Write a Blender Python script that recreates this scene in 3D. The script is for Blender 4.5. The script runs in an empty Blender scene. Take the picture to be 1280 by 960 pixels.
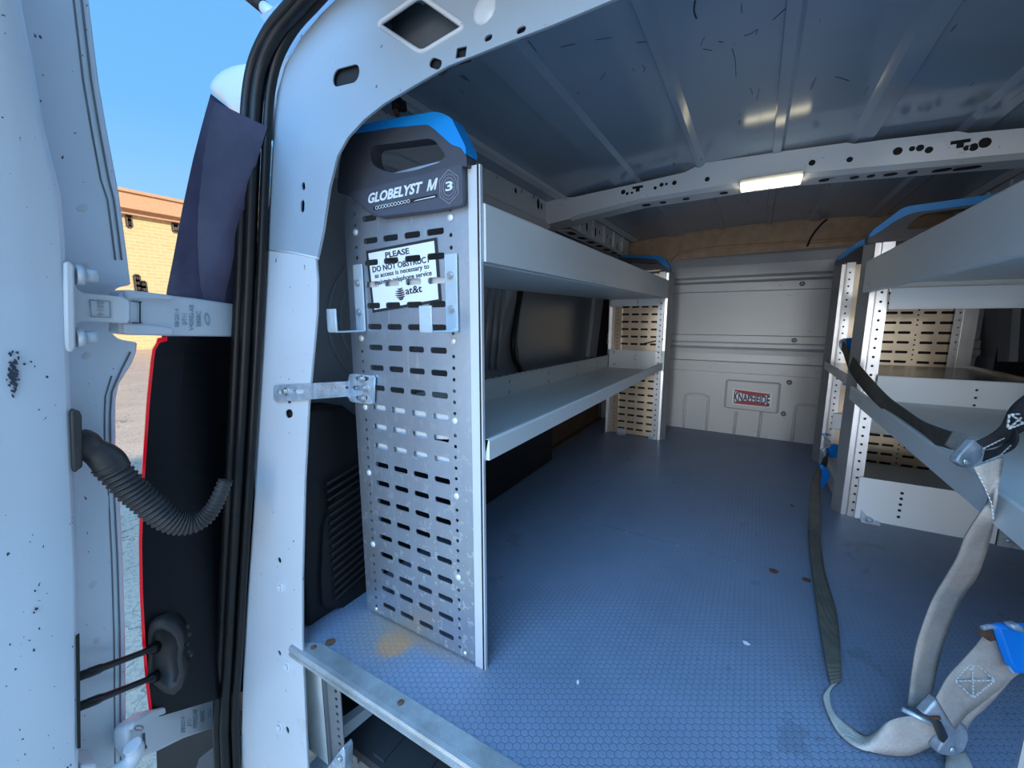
import bpy, bmesh, math, random
from math import sin, cos, radians, pi, sqrt, tan
from mathutils import Vector as V, Matrix
random.seed(7)
scene = bpy.context.scene
COL = scene.collection

# ------------------------------------------------------------------ camera
FPX = 516.7; YAW = radians(30.34); PIT = radians(8.92)
CAM = V((0, 0, .6))
cF = V((-sin(YAW)*cos(PIT), cos(YAW)*cos(PIT), -sin(PIT)))
cR = V((cos(YAW), sin(YAW), 0)); cD = cF.cross(cR)
cam = bpy.data.objects.new('camera', bpy.data.cameras.new('camera'))
COL.objects.link(cam); scene.camera = cam
cam.data.sensor_width = 36; cam.data.lens = 36*FPX/1280
cam.data.clip_start = .02; cam.data.clip_end = 300
m = Matrix((cR, -cD, -cF)).transposed().to_4x4(); m.translation = CAM
cam.matrix_world = m

# measuring helpers: turn a measured sight line into a point on a real plane / surface
def ray(x, y): return cF + cR*((x-640)/FPX) + cD*((y-480)/FPX)
def hz(x, y, z): d = ray(x, y); return CAM + d*((z-CAM.z)/d.z)
def hy(x, y, Y): d = ray(x, y); return CAM + d*(Y/d.y)
def hx(x, y, X): d = ray(x, y); return CAM + d*(X/d.x)
def hd(x, y, D): return CAM + ray(x, y)*D
def hpl(x, y, p0, n): d = ray(x, y); return CAM + d*((p0-CAM).dot(n)/d.dot(n))
def hs(x, y, a=.385, b=.08): d = ray(x, y); t = (a+b*CAM.z)/(d.y-b*d.z); return CAM + d*t     # plane y = a + b z
def interp(tab, z):
    if z <= tab[0][0]: return tab[0][1]
    for (a, va), (b, vb) in zip(tab, tab[1:]):
        if z <= b: return va+(vb-va)*(z-a)/(b-a)
    return tab[-1][1]
SIDE = [(-.9, -.88), (-.1, -.88), (.336, -.86), (.635, -.80), (.915, -.70), (1.2, -.58)]      # lean of the body side
def hside(x, y, off=0):
    d = ray(x, y); lo, hi = .02, 4
    f = lambda t: (CAM+d*t).x - (interp(SIDE, (CAM+d*t).z)+off)
    for _ in range(50):
        mid = (lo+hi)/2
        if f(mid) > 0: lo = mid
        else: hi = mid
    return CAM + d*lo

# ------------------------------------------------------------------ geometry
class G:
    def __init__(s): s.v = []; s.f = []; s.sm = []
    def add(s, vs, fs, smooth=False):
        o = len(s.v); s.v += [V(p) for p in vs]; s.f += [[i+o for i in f] for f in fs]; s.sm += [smooth]*len(fs); return s
    def box(s, a, b):
        x0, y0, z0 = a; x1, y1, z1 = b
        return s.hexa([(x0,y0,z0),(x1,y0,z0),(x1,y1,z0),(x0,y1,z0),(x0,y0,z1),(x1,y0,z1),(x1,y1,z1),(x0,y1,z1)])
    def hexa(s, p): return s.add(p, [[3,2,1,0],[4,5,6,7],[0,1,5,4],[1,2,6,5],[2,3,7,6],[3,0,4,7]])
    def prism(s, pts, vec):
        n = len(pts); vec = V(vec); p = [V(q) for q in pts]
        return s.add(p+[q+vec for q in p], [list(range(n))[::-1], [n+i for i in range(n)]]+[[i,(i+1)%n,n+(i+1)%n,n+i] for i in range(n)])
    def loft(s, rings, closed=True, caps=True, smooth=True):
        n = len(rings[0]); vs = [p for r in rings for p in r]; fs = []
        for k in range(len(rings)-1):
            for i in range(n if closed else n-1):
                j = (i+1) % n; fs.append([k*n+i, k*n+j, (k+1)*n+j, (k+1)*n+i])
        s.add(vs, fs, smooth)
        if caps and closed:
            s.add(rings[0], [list(range(n))[::-1]]); s.add(rings[-1], [list(range(n))])
        return s
    def tube(s, path, r, seg=10, smooth=True):
        path = [V(p) for p in path]; R = r if isinstance(r, (list, tuple)) else [r]*len(path)
        rings = []; u = None
        for i, p in enumerate(path):
            t = (path[min(i+1, len(path)-1)]-path[max(i-1, 0)]).normalized()
            if u is None: u = t.orthogonal().normalized()
            u = (u-t*u.dot(t)).normalized(); w = t.cross(u)
            rings.append([p+(u*cos(2*pi*k/seg)+w*sin(2*pi*k/seg))*R[i] for k in range(seg)])
        return s.loft(rings, smooth=smooth)
    def cyl(s, a, b, r, seg=14, r2=None): return s.tube([a, b], [r, r if r2 is None else r2], seg)
    def dome(s, c, n, r, h, seg=12):
        c = V(c); n = V(n).normalized(); u = n.orthogonal().normalized(); w = n.cross(u); rings = []
        for k in range(5):
            a = k/4*pi/2*.98
            rings.append([c+n*(h*sin(a))+(u*cos(2*pi*i/seg)+w*sin(2*pi*i/seg))*(r*cos(a)) for i in range(seg)])
        return s.loft(rings)
    def merge(s, o): return s.add(o.v, o.f).__class__ and s

def cr(p, n):            # Catmull-Rom through tuples of vectors / floats
    out = []
    for i in range(len(p)-1):
        a, b, c, d = p[max(i-1,0)], p[i], p[i+1], p[min(i+2,len(p)-1)]
        for k in range(n):
            t = k/n
            out.append(tuple(.5*((2*y)+(z-x)*t+(2*x-5*y+4*z-w)*t*t+(3*y-x-3*z+w)*t**3) for x, y, z, w in zip(a,b,c,d)))
    out.append(tuple(p[-1])); return out

def curve_mesh(cu, M):
    o = bpy.data.objects.new('tmp', cu); COL.objects.link(o)
    dg = bpy.context.evaluated_depsgraph_get(); dg.update()
    me = bpy.data.meshes.new_from_object(o.evaluated_get(dg))
    bpy.data.objects.remove(o); bpy.data.curves.remove(cu)
    me.transform(M); g = G(); g.add([v.co.copy() for v in me.vertices], [list(p.vertices) for p in me.polygons])
    bpy.data.meshes.remove(me); return g
def frame(O, U, W):
    U = V(U).normalized(); N = U.cross(V(W)).normalized(); W = N.cross(U)
    M = Matrix((U, W, N)).transposed().to_4x4(); M.translation = V(O); return M
def plate(outer, holes, M, thick):      # flat plate with real holes; 2-D points in the frame M
    cu = bpy.data.curves.new('c', 'CURVE'); cu.dimensions = '2D'; cu.fill_mode = 'BOTH'; cu.extrude = thick/2
    for pts in [outer]+holes:
        sp = cu.splines.new('POLY'); sp.points.add(len(pts)-1); sp.use_cyclic_u = True
        for q, p in zip(sp.points, pts): q.co = (p[0], p[1], 0, 1)
    return curve_mesh(cu, M)
def slot(cx, cy, w, h, r=None, n=3, rot=0):
    r = min(w, h)/2*.98 if r is None else r; pts = []
    for sx, sy, a0 in ((1,1,0),(-1,1,90),(-1,-1,180),(1,-1,270)):
        for k in range(n+1):
            a = radians(a0+90*k/n); pts.append((sx*(w/2-r)+r*cos(a), sy*(h/2-r)+r*sin(a)))
    c, s_ = cos(rot), sin(rot)
    return [(cx+x*c-y*s_, cy+x*s_+y*c) for x, y in pts]
def circ(cx, cy, r, n=10, ry=None): return [(cx+r*cos(2*pi*k/n), cy+(ry or r)*sin(2*pi*k/n)) for k in range(n)]
def rounded(pts, r, n=4):               # round the corners of a polygon
    out = []; P = [V(p).to_2d() if len(p) > 2 else V(p) for p in pts]
    for i, p in enumerate(P):
        a = (P[i-1]-p); b = (P[(i+1) % len(P)]-p); rr = min(r, a.length*.45, b.length*.45)
        s, e = p+a.normalized()*rr, p+b.normalized()*rr
        for k in range(n+1):
            t = k/n; q = s*(1-t)**2+p*(2*t*(1-t))+e*t*t; out.append((q.x, q.y))
    return out
def text(body, quad, depth=.0006, bold=0., mirror=False, shear=0):   # letters fitted into a quad: O, end of baseline, top-left
    O, A, B = [V(q) for q in quad]
    cu = bpy.data.curves.new('t', 'FONT'); cu.body = body; cu.size = 1; cu.offset = bold; cu.resolution_u = 3
    cu.extrude = .5; cu.shear = shear
    g = curve_mesh(cu, Matrix())
    x0 = min(v.x for v in g.v); x1 = max(v.x for v in g.v); y0 = min(v.y for v in g.v); y1 = max(v.y for v in g.v)
    N = (A-O).cross(B-O).normalized()
    g.v = [O+(A-O)*((v.x-x0)/(x1-x0))+(B-O)*((v.y-y0)/(y1-y0))+N*(v.z*depth) for v in g.v]
    return g

ORG = {}
def obj(name, g, mat, parent=None, label=None, bevel=0, seg=2, smooth_all=False, solid=0, sub=0, extra=()):
    nf = [len(g.f)]
    for eg, em in extra: g.add(eg.v, eg.f); nf.append(len(eg.f))
    lo = V([min(v[i] for v in g.v) for i in range(3)]); hi = V([max(v[i] for v in g.v) for i in range(3)])
    org = ORG[parent.name] if parent else V(((lo.x+hi.x)/2, (lo.y+hi.y)/2, lo.z))
    me = bpy.data.meshes.new(name); me.from_pydata([v-org for v in g.v], [], g.f)
    me.polygons.foreach_set('use_smooth', [True]*len(g.f) if smooth_all else g.sm)
    me.materials.append(mat)
    for k, (eg, em) in enumerate(extra): me.materials.append(em)
    if extra: me.polygons.foreach_set('material_index', [k for k, c in enumerate(nf) for _ in range(c)])
    bm = bmesh.new(); bm.from_mesh(me); bmesh.ops.remove_doubles(bm, verts=bm.verts, dist=1e-6)
    bmesh.ops.recalc_face_normals(bm, faces=bm.faces); bm.to_mesh(me); bm.free()
    o = bpy.data.objects.new(name, me); COL.objects.link(o)
    if parent: o.parent = parent
    else: o.location = org
    ORG[o.name] = org
    if label: o['label'] = label
    if solid: md = o.modifiers.new('solid', 'SOLIDIFY'); md.thickness = solid; md.offset = 0
    if sub: md = o.modifiers.new('sub', 'SUBSURF'); md.levels = md.render_levels = sub
    if bevel:
        md = o.modifiers.new('bevel', 'BEVEL'); md.width = bevel; md.segments = seg; md.limit_method = 'ANGLE'; md.angle_limit = radians(35)
        me.polygons.foreach_set('use_smooth', [True]*len(me.polygons))
        me.set_sharp_from_angle(angle=radians(40)) if hasattr(me, 'set_sharp_from_angle') else None
    return o
def thing(name, loc, label, cat, group=None):
    o = bpy.data.objects.new(name, None); COL.objects.link(o); o.location = loc; o.empty_display_size = .05
    ORG[o.name] = V(loc); return tag(o, label, cat, group)
def tag(o, label, cat, group=None):
    o['label'] = label; o['category'] = cat
    if group: o['group'] = group
    return o
def struct(name, g, mat, parent=None, **k):
    o = obj(name, g, mat, parent, **k)
    if not parent: o['kind'] = 'structure'
    return o

# ------------------------------------------------------------------ materials
class N:
    def __init__(s, name):
        s.m = bpy.data.materials.new(name); s.m.use_nodes = True; s.t = s.m.node_tree; s.b = s.t.nodes['Principled BSDF']
        s.tc = s.t.nodes.new('ShaderNodeTexCoord').outputs['Object']
    def n(s, typ, **k):
        nd = s.t.nodes.new(typ)
        for a, b in k.items(): setattr(nd, a, b)
        return nd
    def l(s, a, b): s.t.links.new(a, b)
    def math(s, op, a, b=None, c=None):
        nd = s.n('ShaderNodeMath', operation=op)
        for i, x in enumerate((a, b, c)):
            if x is None: continue
            if hasattr(x, 'default_value'): s.l(x, nd.inputs[i])
            else: nd.inputs[i].default_value = x
        return nd.outputs[0]
    def vm(s, op, a, b=None, c=None):
        nd = s.n('ShaderNodeVectorMath', operation=op)
        for i, x in enumerate((a, b, c)):
            if x is None: continue
            if hasattr(x, 'default_value'): s.l(x, nd.inputs[i])
            else: nd.inputs[i].default_value = x
        return nd.outputs['Value'] if op in ('DOT_PRODUCT', 'LENGTH') else nd.outputs['Vector']
    def noise(s, scale, detail=4, rough=.6, stretch=None, vec=None):
        nd = s.n('ShaderNodeTexNoise'); nd.inputs['Scale'].default_value = scale; nd.inputs['Detail'].default_value = detail; nd.inputs['Roughness'].default_value = rough
        src = vec or s.tc
        if stretch: src = s.vm('MULTIPLY', src, stretch)
        s.l(src, nd.inputs['Vector']); return nd.outputs['Fac']
    def ramp(s, fac, stops):
        nd = s.n('ShaderNodeValToRGB'); e = nd.color_ramp.elements
        while len(e) < len(stops): e.new(.5)
        for q, (p, c) in zip(e, stops): q.position = p; q.color = (*c, 1) if len(c) == 3 else c
        s.l(fac, nd.inputs['Fac']); return nd.outputs['Color']
    def mix(s, fac, a, b, blend='MIX'):
        nd = s.n('ShaderNodeMix', data_type='RGBA', blend_type=blend)
        for i, x in ((0, fac), (6, a), (7, b)):
            if hasattr(x, 'default_value'): s.l(x, nd.inputs[i])
            else: nd.inputs[i].default_value = x if i == 0 else (*x, 1)
        return nd.outputs[2]
    def bump(s, h, strength=.2, dist=.001):
        nd = s.n('ShaderNodeBump'); nd.inputs['Strength'].default_value = strength; nd.inputs['Distance'].default_value = dist
        s.l(h, nd.inputs['Height']); s.l(nd.outputs['Normal'], s.b.inputs['Normal'])
    def set(s, color=None, rough=None, metal=None, spec=None, emit=None, estr=1):
        for nm, x in (('Base Color', color), ('Roughness', rough), ('Metallic', metal), ('Specular IOR Level', spec)):
            if x is None: continue
            if hasattr(x, 'default_value'): s.l(x, s.b.inputs[nm])
            else: s.b.inputs[nm].default_value = (*x, 1) if isinstance(x, tuple) else x
        if emit: s.b.inputs['Emission Color'].default_value = (*emit, 1); s.b.inputs['Emission Strength'].default_value = estr
        return s.m
def simple(name, c, rough=.5, metal=0., spec=.5, var=.12, scale=12, bump=0, bscale=300, estr=0):
    k = N(name); f = k.noise(scale)
    lo = tuple(x*(1-var) for x in c); hi = tuple(min(1, x*(1+var)) for x in c)
    k.set(k.ramp(f, [(.3, lo), (.7, hi)]), rough, metal, spec, emit=c if estr else None, estr=estr)
    if bump: k.bump(k.noise(bscale, 2), bump, .0005)
    return k.m
def paint(name, c, rough=.3, specks=.0, scratch=0., coat=.0, var=.05):
    k = N(name); f = k.noise(3, 3)
    col = k.ramp(f, [(.3, tuple(x*(1-var) for x in c)), (.7, c)])
    if specks:       # little chips and dirt marks, clustered
        s1 = k.noise(170, 2, .5, (1, 1, .7)); s2 = k.noise(7, 3, .6)
        a = k.math('GREATER_THAN', s1, .735-.0*specks); b = k.math('GREATER_THAN', s2, .60-.08*specks)
        col = k.mix(k.math('MULTIPLY', a, b), col, (.05, .05, .06))
        d = k.noise(2.2, 6, .75); col = k.mix(k.math('MULTIPLY', k.math('GREATER_THAN', d, .62), .12), col, (.25, .22, .18))
    if scratch:
        s1 = k.noise(60, 2, .5, (1, .12, 1)); col = k.mix(k.math('MULTIPLY', k.math('GREATER_THAN', s1, .72), scratch), col, (.06, .06, .07))
    k.set(col, rough); k.b.inputs['Coat Weight'].default_value = coat; k.b.inputs['Coat Roughness'].default_value = .12
    return k.m
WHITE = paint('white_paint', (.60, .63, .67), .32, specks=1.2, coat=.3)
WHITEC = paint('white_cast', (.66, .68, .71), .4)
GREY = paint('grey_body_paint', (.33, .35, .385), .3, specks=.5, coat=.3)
WHITE_SHADE = paint('shaded_white_paint', (.33, .39, .45), .34, specks=1.0, coat=.2)  # darker copy of the white; the header's shade is in the colour
LGREY = paint('light_body_paint', (.80, .82, .85), .35, specks=.6, coat=.2)
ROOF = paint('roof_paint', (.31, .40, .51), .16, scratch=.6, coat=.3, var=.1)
BULK = paint('bulkhead_paint', (.53, .54, .55), .38, scratch=.35, var=.12)
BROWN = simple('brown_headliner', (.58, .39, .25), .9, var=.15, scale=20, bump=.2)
TRAY = paint('tray_powder_coat', (.68, .715, .72), .42, scratch=.2)
LIP = paint('lip_powder_coat', (.78, .84, .89), .38, coat=.1)
BLACKP = simple('black_plastic', (.009, .009, .011), .6, 0, .35, bump=.25, bscale=500)
RUBBER = simple('black_rubber', (.006, .006, .007), .36, 0, .4, var=.4, scale=40, bump=.3, bscale=120)
CONDUIT = simple('conduit_rubber', (.035, .032, .031), .5, var=.3)
DARK = simple('dark_grey_plastic', (.05, .053, .068), .45, bump=.15, bscale=700)
DGREY = simple('badge_plastic', (.065, .07, .095), .45, bump=.1, bscale=700)
BLUE = simple('blue_plastic', (.0, .24, .66), .38, var=.05)
BLUEH = simple('hook_blue', (.0, .21, .72), .4, var=.06)
LAMPD = simple('lamp_side_gloss', (.125, .115, .185), .2, var=.35, scale=6)
LAMPB = simple('lamp_side_black', (.003, .0035, .006), .45, 0, .25, var=.3, scale=5)
RED = simple('red_lens', (.85, .006, .02), .2, var=.02, estr=.22)
BLACK = simple('black', (.006, .006, .007), .7)
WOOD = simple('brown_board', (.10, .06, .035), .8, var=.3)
ZINC = simple('zinc_steel', (.50, .58, .66), .3, .45, var=.25, scale=60)
STEELD = simple('dull_cast_metal', (.34, .37, .41), .42, .35, var=.4, scale=40)
BOLT = simple('bolt_head', (.62, .64, .66), .3, .8)
RIVET = simple('rivet_head', (.72, .73, .74), .35, .3)
HOOKM = simple('hook_painted_steel', (.52, .60, .66), .36, .3)
RUST = simple('rusty_steel', (.13, .06, .03), .85, var=.5, scale=80)
WHITEP = simple('white_label', (.78, .78, .82), .5, var=.02)
PRINT = simple('black_print', (.02, .02, .022), .5)
LETTER = simple('white_lettering', (.72, .74, .76), .5, var=.02)
PAPER = simple('white_paper', (.8, .82, .85), .7)
REDINK = simple('red_print', (.32, .015, .03), .5); NAVY = simple('navy_print', (.02, .035, .10), .5)
STITCH = simple('white_thread', (.62, .62, .60), .9)
GLASSY = simple('window_glass', (.02, .025, .03), .1)

def alu(name, c=(.68, .73, .80), rough=.36, worn=0.):
    k = N(name); st = k.noise(40, 3, .6, (1, 1, .06)); big = k.noise(5, 4, .65)
    col = k.mix(k.math('MULTIPLY', st, .6), c, tuple(x*.72 for x in c)); bc = k.n('ShaderNodeMapRange'); bc.inputs[1].default_value = .38; bc.inputs[2].default_value = .64; k.l(big, bc.inputs[0]); col = k.mix(k.math('MULTIPLY', bc.outputs[0], .5), col, tuple(x*.55 for x in c))
    if worn:
        w = k.noise(55, 3, .7); sep = k.n('ShaderNodeSeparateXYZ'); k.l(k.tc, sep.inputs[0])
        low = k.n('ShaderNodeMapRange'); low.inputs[1].default_value = .5; low.inputs[2].default_value = .1; k.l(sep.outputs[2], low.inputs[0])
        a = k.math('MULTIPLY', k.math('GREATER_THAN', w, .585), k.math('MULTIPLY_ADD', low.outputs[0], .55, .1)); col = k.mix(a, col, (.92, .93, .92)); sc_ = k.noise(90, 2, .5, (1, 1, .08)); col = k.mix(k.math('MULTIPLY', k.math('GREATER_THAN', sc_, .68), .35), col, (.95, .95, .95))
    k.set(col, k.math('MULTIPLY_ADD', big, .25, rough-.12), .92); k.bump(st, .08, .0004); return k.m
ALU = alu('mill_aluminium', worn=1.); ALUW = alu('warm_reflect_aluminium', (.80, .66, .50), .4); ALUP = alu('post_aluminium', (.74, .75, .77), .32); ALUC = simple('post_chamfer_face', (.27, .275, .28), .5, .2)  # ALUW: warm reflection of the brick put into its base colour

def hexfloor():
    k = N('hex_floor'); S = .0114
    xy = k.vm('MULTIPLY', k.tc, (1/S, 1/S, 0))
    xy = k.vm('MULTIPLY', xy, (1, 1, 0))
    def fin(v): return k.vm('MULTIPLY', v, (1, 1, 0))
    wr = k.n('ShaderNodeVectorMath', operation='WRAP'); k.l(xy, wr.inputs[0]); wr.inputs[1].default_value = (.8660254, .5, 1); wr.inputs[2].default_value = (-.8660254, -.5, -1)
    a = fin(wr.outputs[0])
    wr2 = k.n('ShaderNodeVectorMath', operation='WRAP'); k.l(k.vm('ADD', xy, (.8660254, .5, 0)), wr2.inputs[0]); wr2.inputs[1].default_value = (.8660254, .5, 1); wr2.inputs[2].default_value = (-.8660254, -.5, -1)
    b = fin(wr2.outputs[0])
    less = k.math('LESS_THAN', k.vm('LENGTH', a), k.vm('LENGTH', b))
    mx = k.n('ShaderNodeMix', data_type='VECTOR'); k.l(less, mx.inputs[0]); k.l(b, mx.inputs[4]); k.l(a, mx.inputs[5])
    g = k.vm('ABSOLUTE', mx.outputs[1])
    d = k.math('MAXIMUM', k.vm('DOT_PRODUCT', g, (.8660254, .5, 0)), k.vm('DOT_PRODUCT', g, (0, 1, 0)))   # 0 centre .. 0.5 edge
    line = k.n('ShaderNodeMapRange', interpolation_type='SMOOTHSTEP'); line.inputs[1].default_value = .39; line.inputs[2].default_value = .47; k.l(d, line.inputs[0])
    big = k.noise(2.6, 5, .65); fine = k.noise(26, 4, .7)
    col = k.ramp(big, [(.25, (.145, .19, .275)), (.75, (.21, .27, .38))])
    col = k.mix(k.math('MULTIPLY', fine, .35), col, (.27, .32, .40))
    smut = k.noise(5, 5, .7); col = k.mix(k.math('MULTIPLY', k.math('GREATER_THAN', smut, .64), .25), col, (.07, .07, .075))
    col = k.mix(k.math('MULTIPLY', line.outputs[0], .30), col, (.08, .085, .10))
    # rusty sawdust stain beside the rack foot and along its lower edge
    geo = k.n('ShaderNodeNewGeometry').outputs['Position']
    def blob(c, r, r2, sy=1):
        dv = k.vm('MULTIPLY', k.vm('SUBTRACT', geo, c), (1, sy, 1)); L = k.math('ADD', k.vm('LENGTH', dv), k.math('MULTIPLY', k.math('SUBTRACT', k.noise(60, 4, .7), .5), .05))
        mr = k.n('ShaderNodeMapRange'); mr.inputs[1].default_value = r2; mr.inputs[2].default_value = r; k.l(L, mr.inputs[0]); return mr.outputs[0]
    c0 = hz(493, 803, 0)
    grain = k.noise(450, 2, .7)
    col = k.mix(k.math('MULTIPLY', blob(c0, .022, .042), k.math('MULTIPLY_ADD', grain, .5, .62)), col, (.72, .27, .06))
    col = k.mix(k.math('MULTIPLY', blob(c0+V((-.03, .02, 0)), .02, .11), .6), col, (.30, .25, .19))
    c1 = V((-.5, .515, 0)); col = k.mix(k.math('MULTIPLY', blob(c1, .0, .16, 6), .8), col, (.34, .21, .12))
    k.set(col, k.math('MULTIPLY_ADD', fine, .2, .34), 0, .5)
    hgt = k.math('ADD', k.math('MULTIPLY', line.outputs[0], -1), k.math('MULTIPLY', fine, .3)); k.bump(hgt, .55, .0012); return k.m
FLOOR = hexfloor()
def asphalt():
    k = N('asphalt'); a = k.noise(1.2, 6, .7); b = k.noise(40, 3, .7); v = k.n('ShaderNodeTexVoronoi', feature='DISTANCE_TO_EDGE'); v.inputs['Scale'].default_value = 2.6
    nz = k.n('ShaderNodeTexNoise'); nz.inputs['Scale'].default_value = 2.2; nz.inputs['Detail'].default_value = 5; k.l(k.tc, nz.inputs['Vector'])
    k.l(k.vm('ADD', k.tc, k.vm('MULTIPLY', nz.outputs['Color'], (1.1, 1.1, 0))), v.inputs['Vector'])
    col = k.ramp(a, [(.3, (.56, .43, .31)), (.7, (.72, .56, .42))]); col = k.mix(k.math('MULTIPLY', k.math('GREATER_THAN', b, .54), .45), col, (.30, .26, .23))
    col = k.mix(k.math('MULTIPLY', k.math('LESS_THAN', v.outputs['Distance'], .010), .5), col, (.08, .07, .06))
    k.set(col, .9); k.bump(b, .6, .01); return k.m
def brick():
    k = N('tan_brick'); t = k.n('ShaderNodeTexBrick'); t.inputs['Scale'].default_value = 1; t.inputs['Brick Width'].default_value = .45; t.inputs['Row Height'].default_value = .15; t.inputs['Mortar Size'].default_value = .018
    sep = k.n('ShaderNodeSeparateXYZ'); k.l(k.tc, sep.inputs[0]); cmb = k.n('ShaderNodeCombineXYZ'); k.l(k.math('ADD', sep.outputs[1], sep.outputs[0]), cmb.inputs[0]); k.l(sep.outputs[2], cmb.inputs[1])
    k.l(cmb.outputs[0], t.inputs['Vector'])
    for i, c in enumerate(((.70, .54, .30), (.64, .48, .26), (.74, .60, .38))): t.inputs[1+i].default_value = (*c, 1)
    k.set(t.outputs['Color'], .85); return k.m
ASPH = asphalt(); BRICK = brick()
def webbing(name, c, dirt, fr=.5):
    k = N(name); w = k.n('ShaderNodeTexWave', wave_type='BANDS', bands_direction='Z'); w.inputs['Scale'].default_value = 260; k.l(k.tc, w.inputs['Vector'])
    a = k.noise(24, 6, .75); b = k.noise(420, 3, .7)
    col = k.ramp(a, [(.36, dirt), (.62, c)]); col = k.mix(k.math('MULTIPLY', b, .5), col, tuple(min(1, x*1.8) for x in c)); col = k.mix(k.math('MULTIPLY', w.outputs['Fac'], .25), col, tuple(x*.5 for x in c))
    k.set(col, .95, 0, .15); k.bump(k.math('ADD', w.outputs['Fac'], b), .7, .0008); return k.m
WEBD = webbing('olive_webbing', (.14, .125, .10), (.075, .068, .056)); WEBL = webbing('grey_webbing', (.54, .475, .42), (.34, .295, .26)); WEBS = webbing('sewn_black_webbing', (.05, .05, .055), (.03, .03, .033))
def nosingmat():
    k = N('nosing_aluminium'); ck = k.n('ShaderNodeTexChecker'); ck.inputs['Scale'].default_value = 420; k.l(k.tc, ck.inputs['Vector']); a = k.noise(14, 5, .7)
    col = k.ramp(a, [(.3, (.34, .36, .36)), (.65, (.60, .64, .66))]); k.set(k.mix(k.math('MULTIPLY', ck.outputs['Fac'], .3), col, (.25, .27, .28)), .45, .6); k.bump(ck.outputs['Fac'], .5, .0006); return k.m
NOSE = nosingmat()
#PARTS
# ================================================================== THE SETTING (van body)
# floor: raised composite load floor in two boards with a seam
g = G()
g.box((-.80, .392, -.013), (.80, 1.1175, 0)); g.box((-.80, 1.1190, -.013), (.80, 2.43, 0))
floor = struct('floor', g, FLOOR)
for px, py in ((676,636),(727,650),(783,665),(847,681.5),(917,701),(689,588),(938,596.5),(746,667)):
    c = hz(px, py, 0); obj('floor_screw', G().dome(c-V((0,0,.001)), (0,0,1), .0042, .0018), STEELD, floor)
for px, py, r in ((967,714,.010),(1008,725,.009),(413,803,.009),(990,632,.006)):
    c = hz(px, py, 0); obj('floor_screw', G().cyl(c-V((0,0,.002)), c+V((0,0,.0012)), r, 16), RUST, floor, label='rusty countersunk screw head')
g = G(); g.box((-.84, .46, -.29), (.84, 2.43, -.27))
for i in range(14): g.box((-.6+i*.09, .47, -.27), (-.57+i*.09, 2.4, -.264))
struct('floor', g, simple('cargo_mat', (.035, .037, .042), .7, bump=.3))

# ceiling: crowned roof skin with stamped beads
BE = [(-.455, -.36), (-.205, -.165), (-.012, .035), (.17, .232), (.378, .445)]
def zroof(x): return 1.062 - .085*x*x
prof = []
xs = [-.70+i*.028 for i in range(51)]
for a, b in BE: xs += [a, a+.014, b-.014, b]
for x in sorted(set(xs)):
    dz = 0
    for a, b in BE:
        if a+.013 <= x <= b-.013: dz = .009
        elif a < x < b: dz = 0
    prof.append((x, zroof(x)-dz))
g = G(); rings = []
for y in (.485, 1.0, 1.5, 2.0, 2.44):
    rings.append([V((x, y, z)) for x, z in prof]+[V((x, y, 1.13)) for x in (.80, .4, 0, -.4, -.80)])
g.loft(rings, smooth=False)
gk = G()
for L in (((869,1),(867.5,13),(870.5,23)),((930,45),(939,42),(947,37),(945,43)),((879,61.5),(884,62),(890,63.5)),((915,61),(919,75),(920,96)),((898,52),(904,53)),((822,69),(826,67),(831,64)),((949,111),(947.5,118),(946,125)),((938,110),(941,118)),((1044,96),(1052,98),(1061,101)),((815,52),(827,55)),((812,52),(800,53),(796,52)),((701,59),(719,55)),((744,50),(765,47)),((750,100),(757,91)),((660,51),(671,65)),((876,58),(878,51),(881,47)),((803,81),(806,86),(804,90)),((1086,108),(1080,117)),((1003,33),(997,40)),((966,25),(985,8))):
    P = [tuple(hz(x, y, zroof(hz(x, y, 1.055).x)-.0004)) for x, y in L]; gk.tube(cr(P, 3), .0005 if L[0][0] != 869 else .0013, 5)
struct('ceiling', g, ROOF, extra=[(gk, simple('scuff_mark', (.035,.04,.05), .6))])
# scuff marks on the roof skin are in its material; crossbow with lightening holes
Yb = 1.43
tab_t = [(-.60,1.008),(-.578,1.022),(-.36,1.034),(-.224,1.043),(-.20,1.052),(-.165,1.060),(0,1.056),(.165,1.050),(.18,1.044),(.24,1.042),(.37,1.034),(.39,1.026),(.48,1.018),(.62,1.0)]
tab_b = [(-.60,.955),(-.562,.962),(-.358,.984),(-.073,.990),(.077,.990),(.24,.981),(.484,.966),(.62,.952)]
out = [(x, z) for x, z in tab_b]+[(x, z) for x, z in reversed(tab_t)]
Mb = frame((0, Yb, 0), (1,0,0), (0,0,1))
HB = [(779,240,4.5),(784,242,3),(790,241,2.4),(819,235,3),(827,231,3.6),(833,230,2.6),(843,228.5,4),(884,224,4),(1015,203.5,4.5),(1062,199.5,4),(1122,189,5.5),(1140,186,3.5),(1150,185,4.5),(1161,187.5,4.5),(1208,185,3.5),(1217,184,5),(1231,178.5,6.5)]
holes = []
for px, py, r in HB: p = hy(px, py, Yb); holes.append(circ(p.x, p.z, r*.0014*1.25))
for px, py in ((797,236),(1200,180)): p = hy(px, py, Yb); holes.append([(p.x-.017,p.z+.009),(p.x-.017,p.z+.001),(p.x-.006,p.z+.001),(p.x-.006,p.z-.009),(p.x+.007,p.z-.009),(p.x+.007,p.z+.001),(p.x+.017,p.z+.001),(p.x+.017,p.z+.009)])
g = plate(out, holes, Mb, .002)
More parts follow.
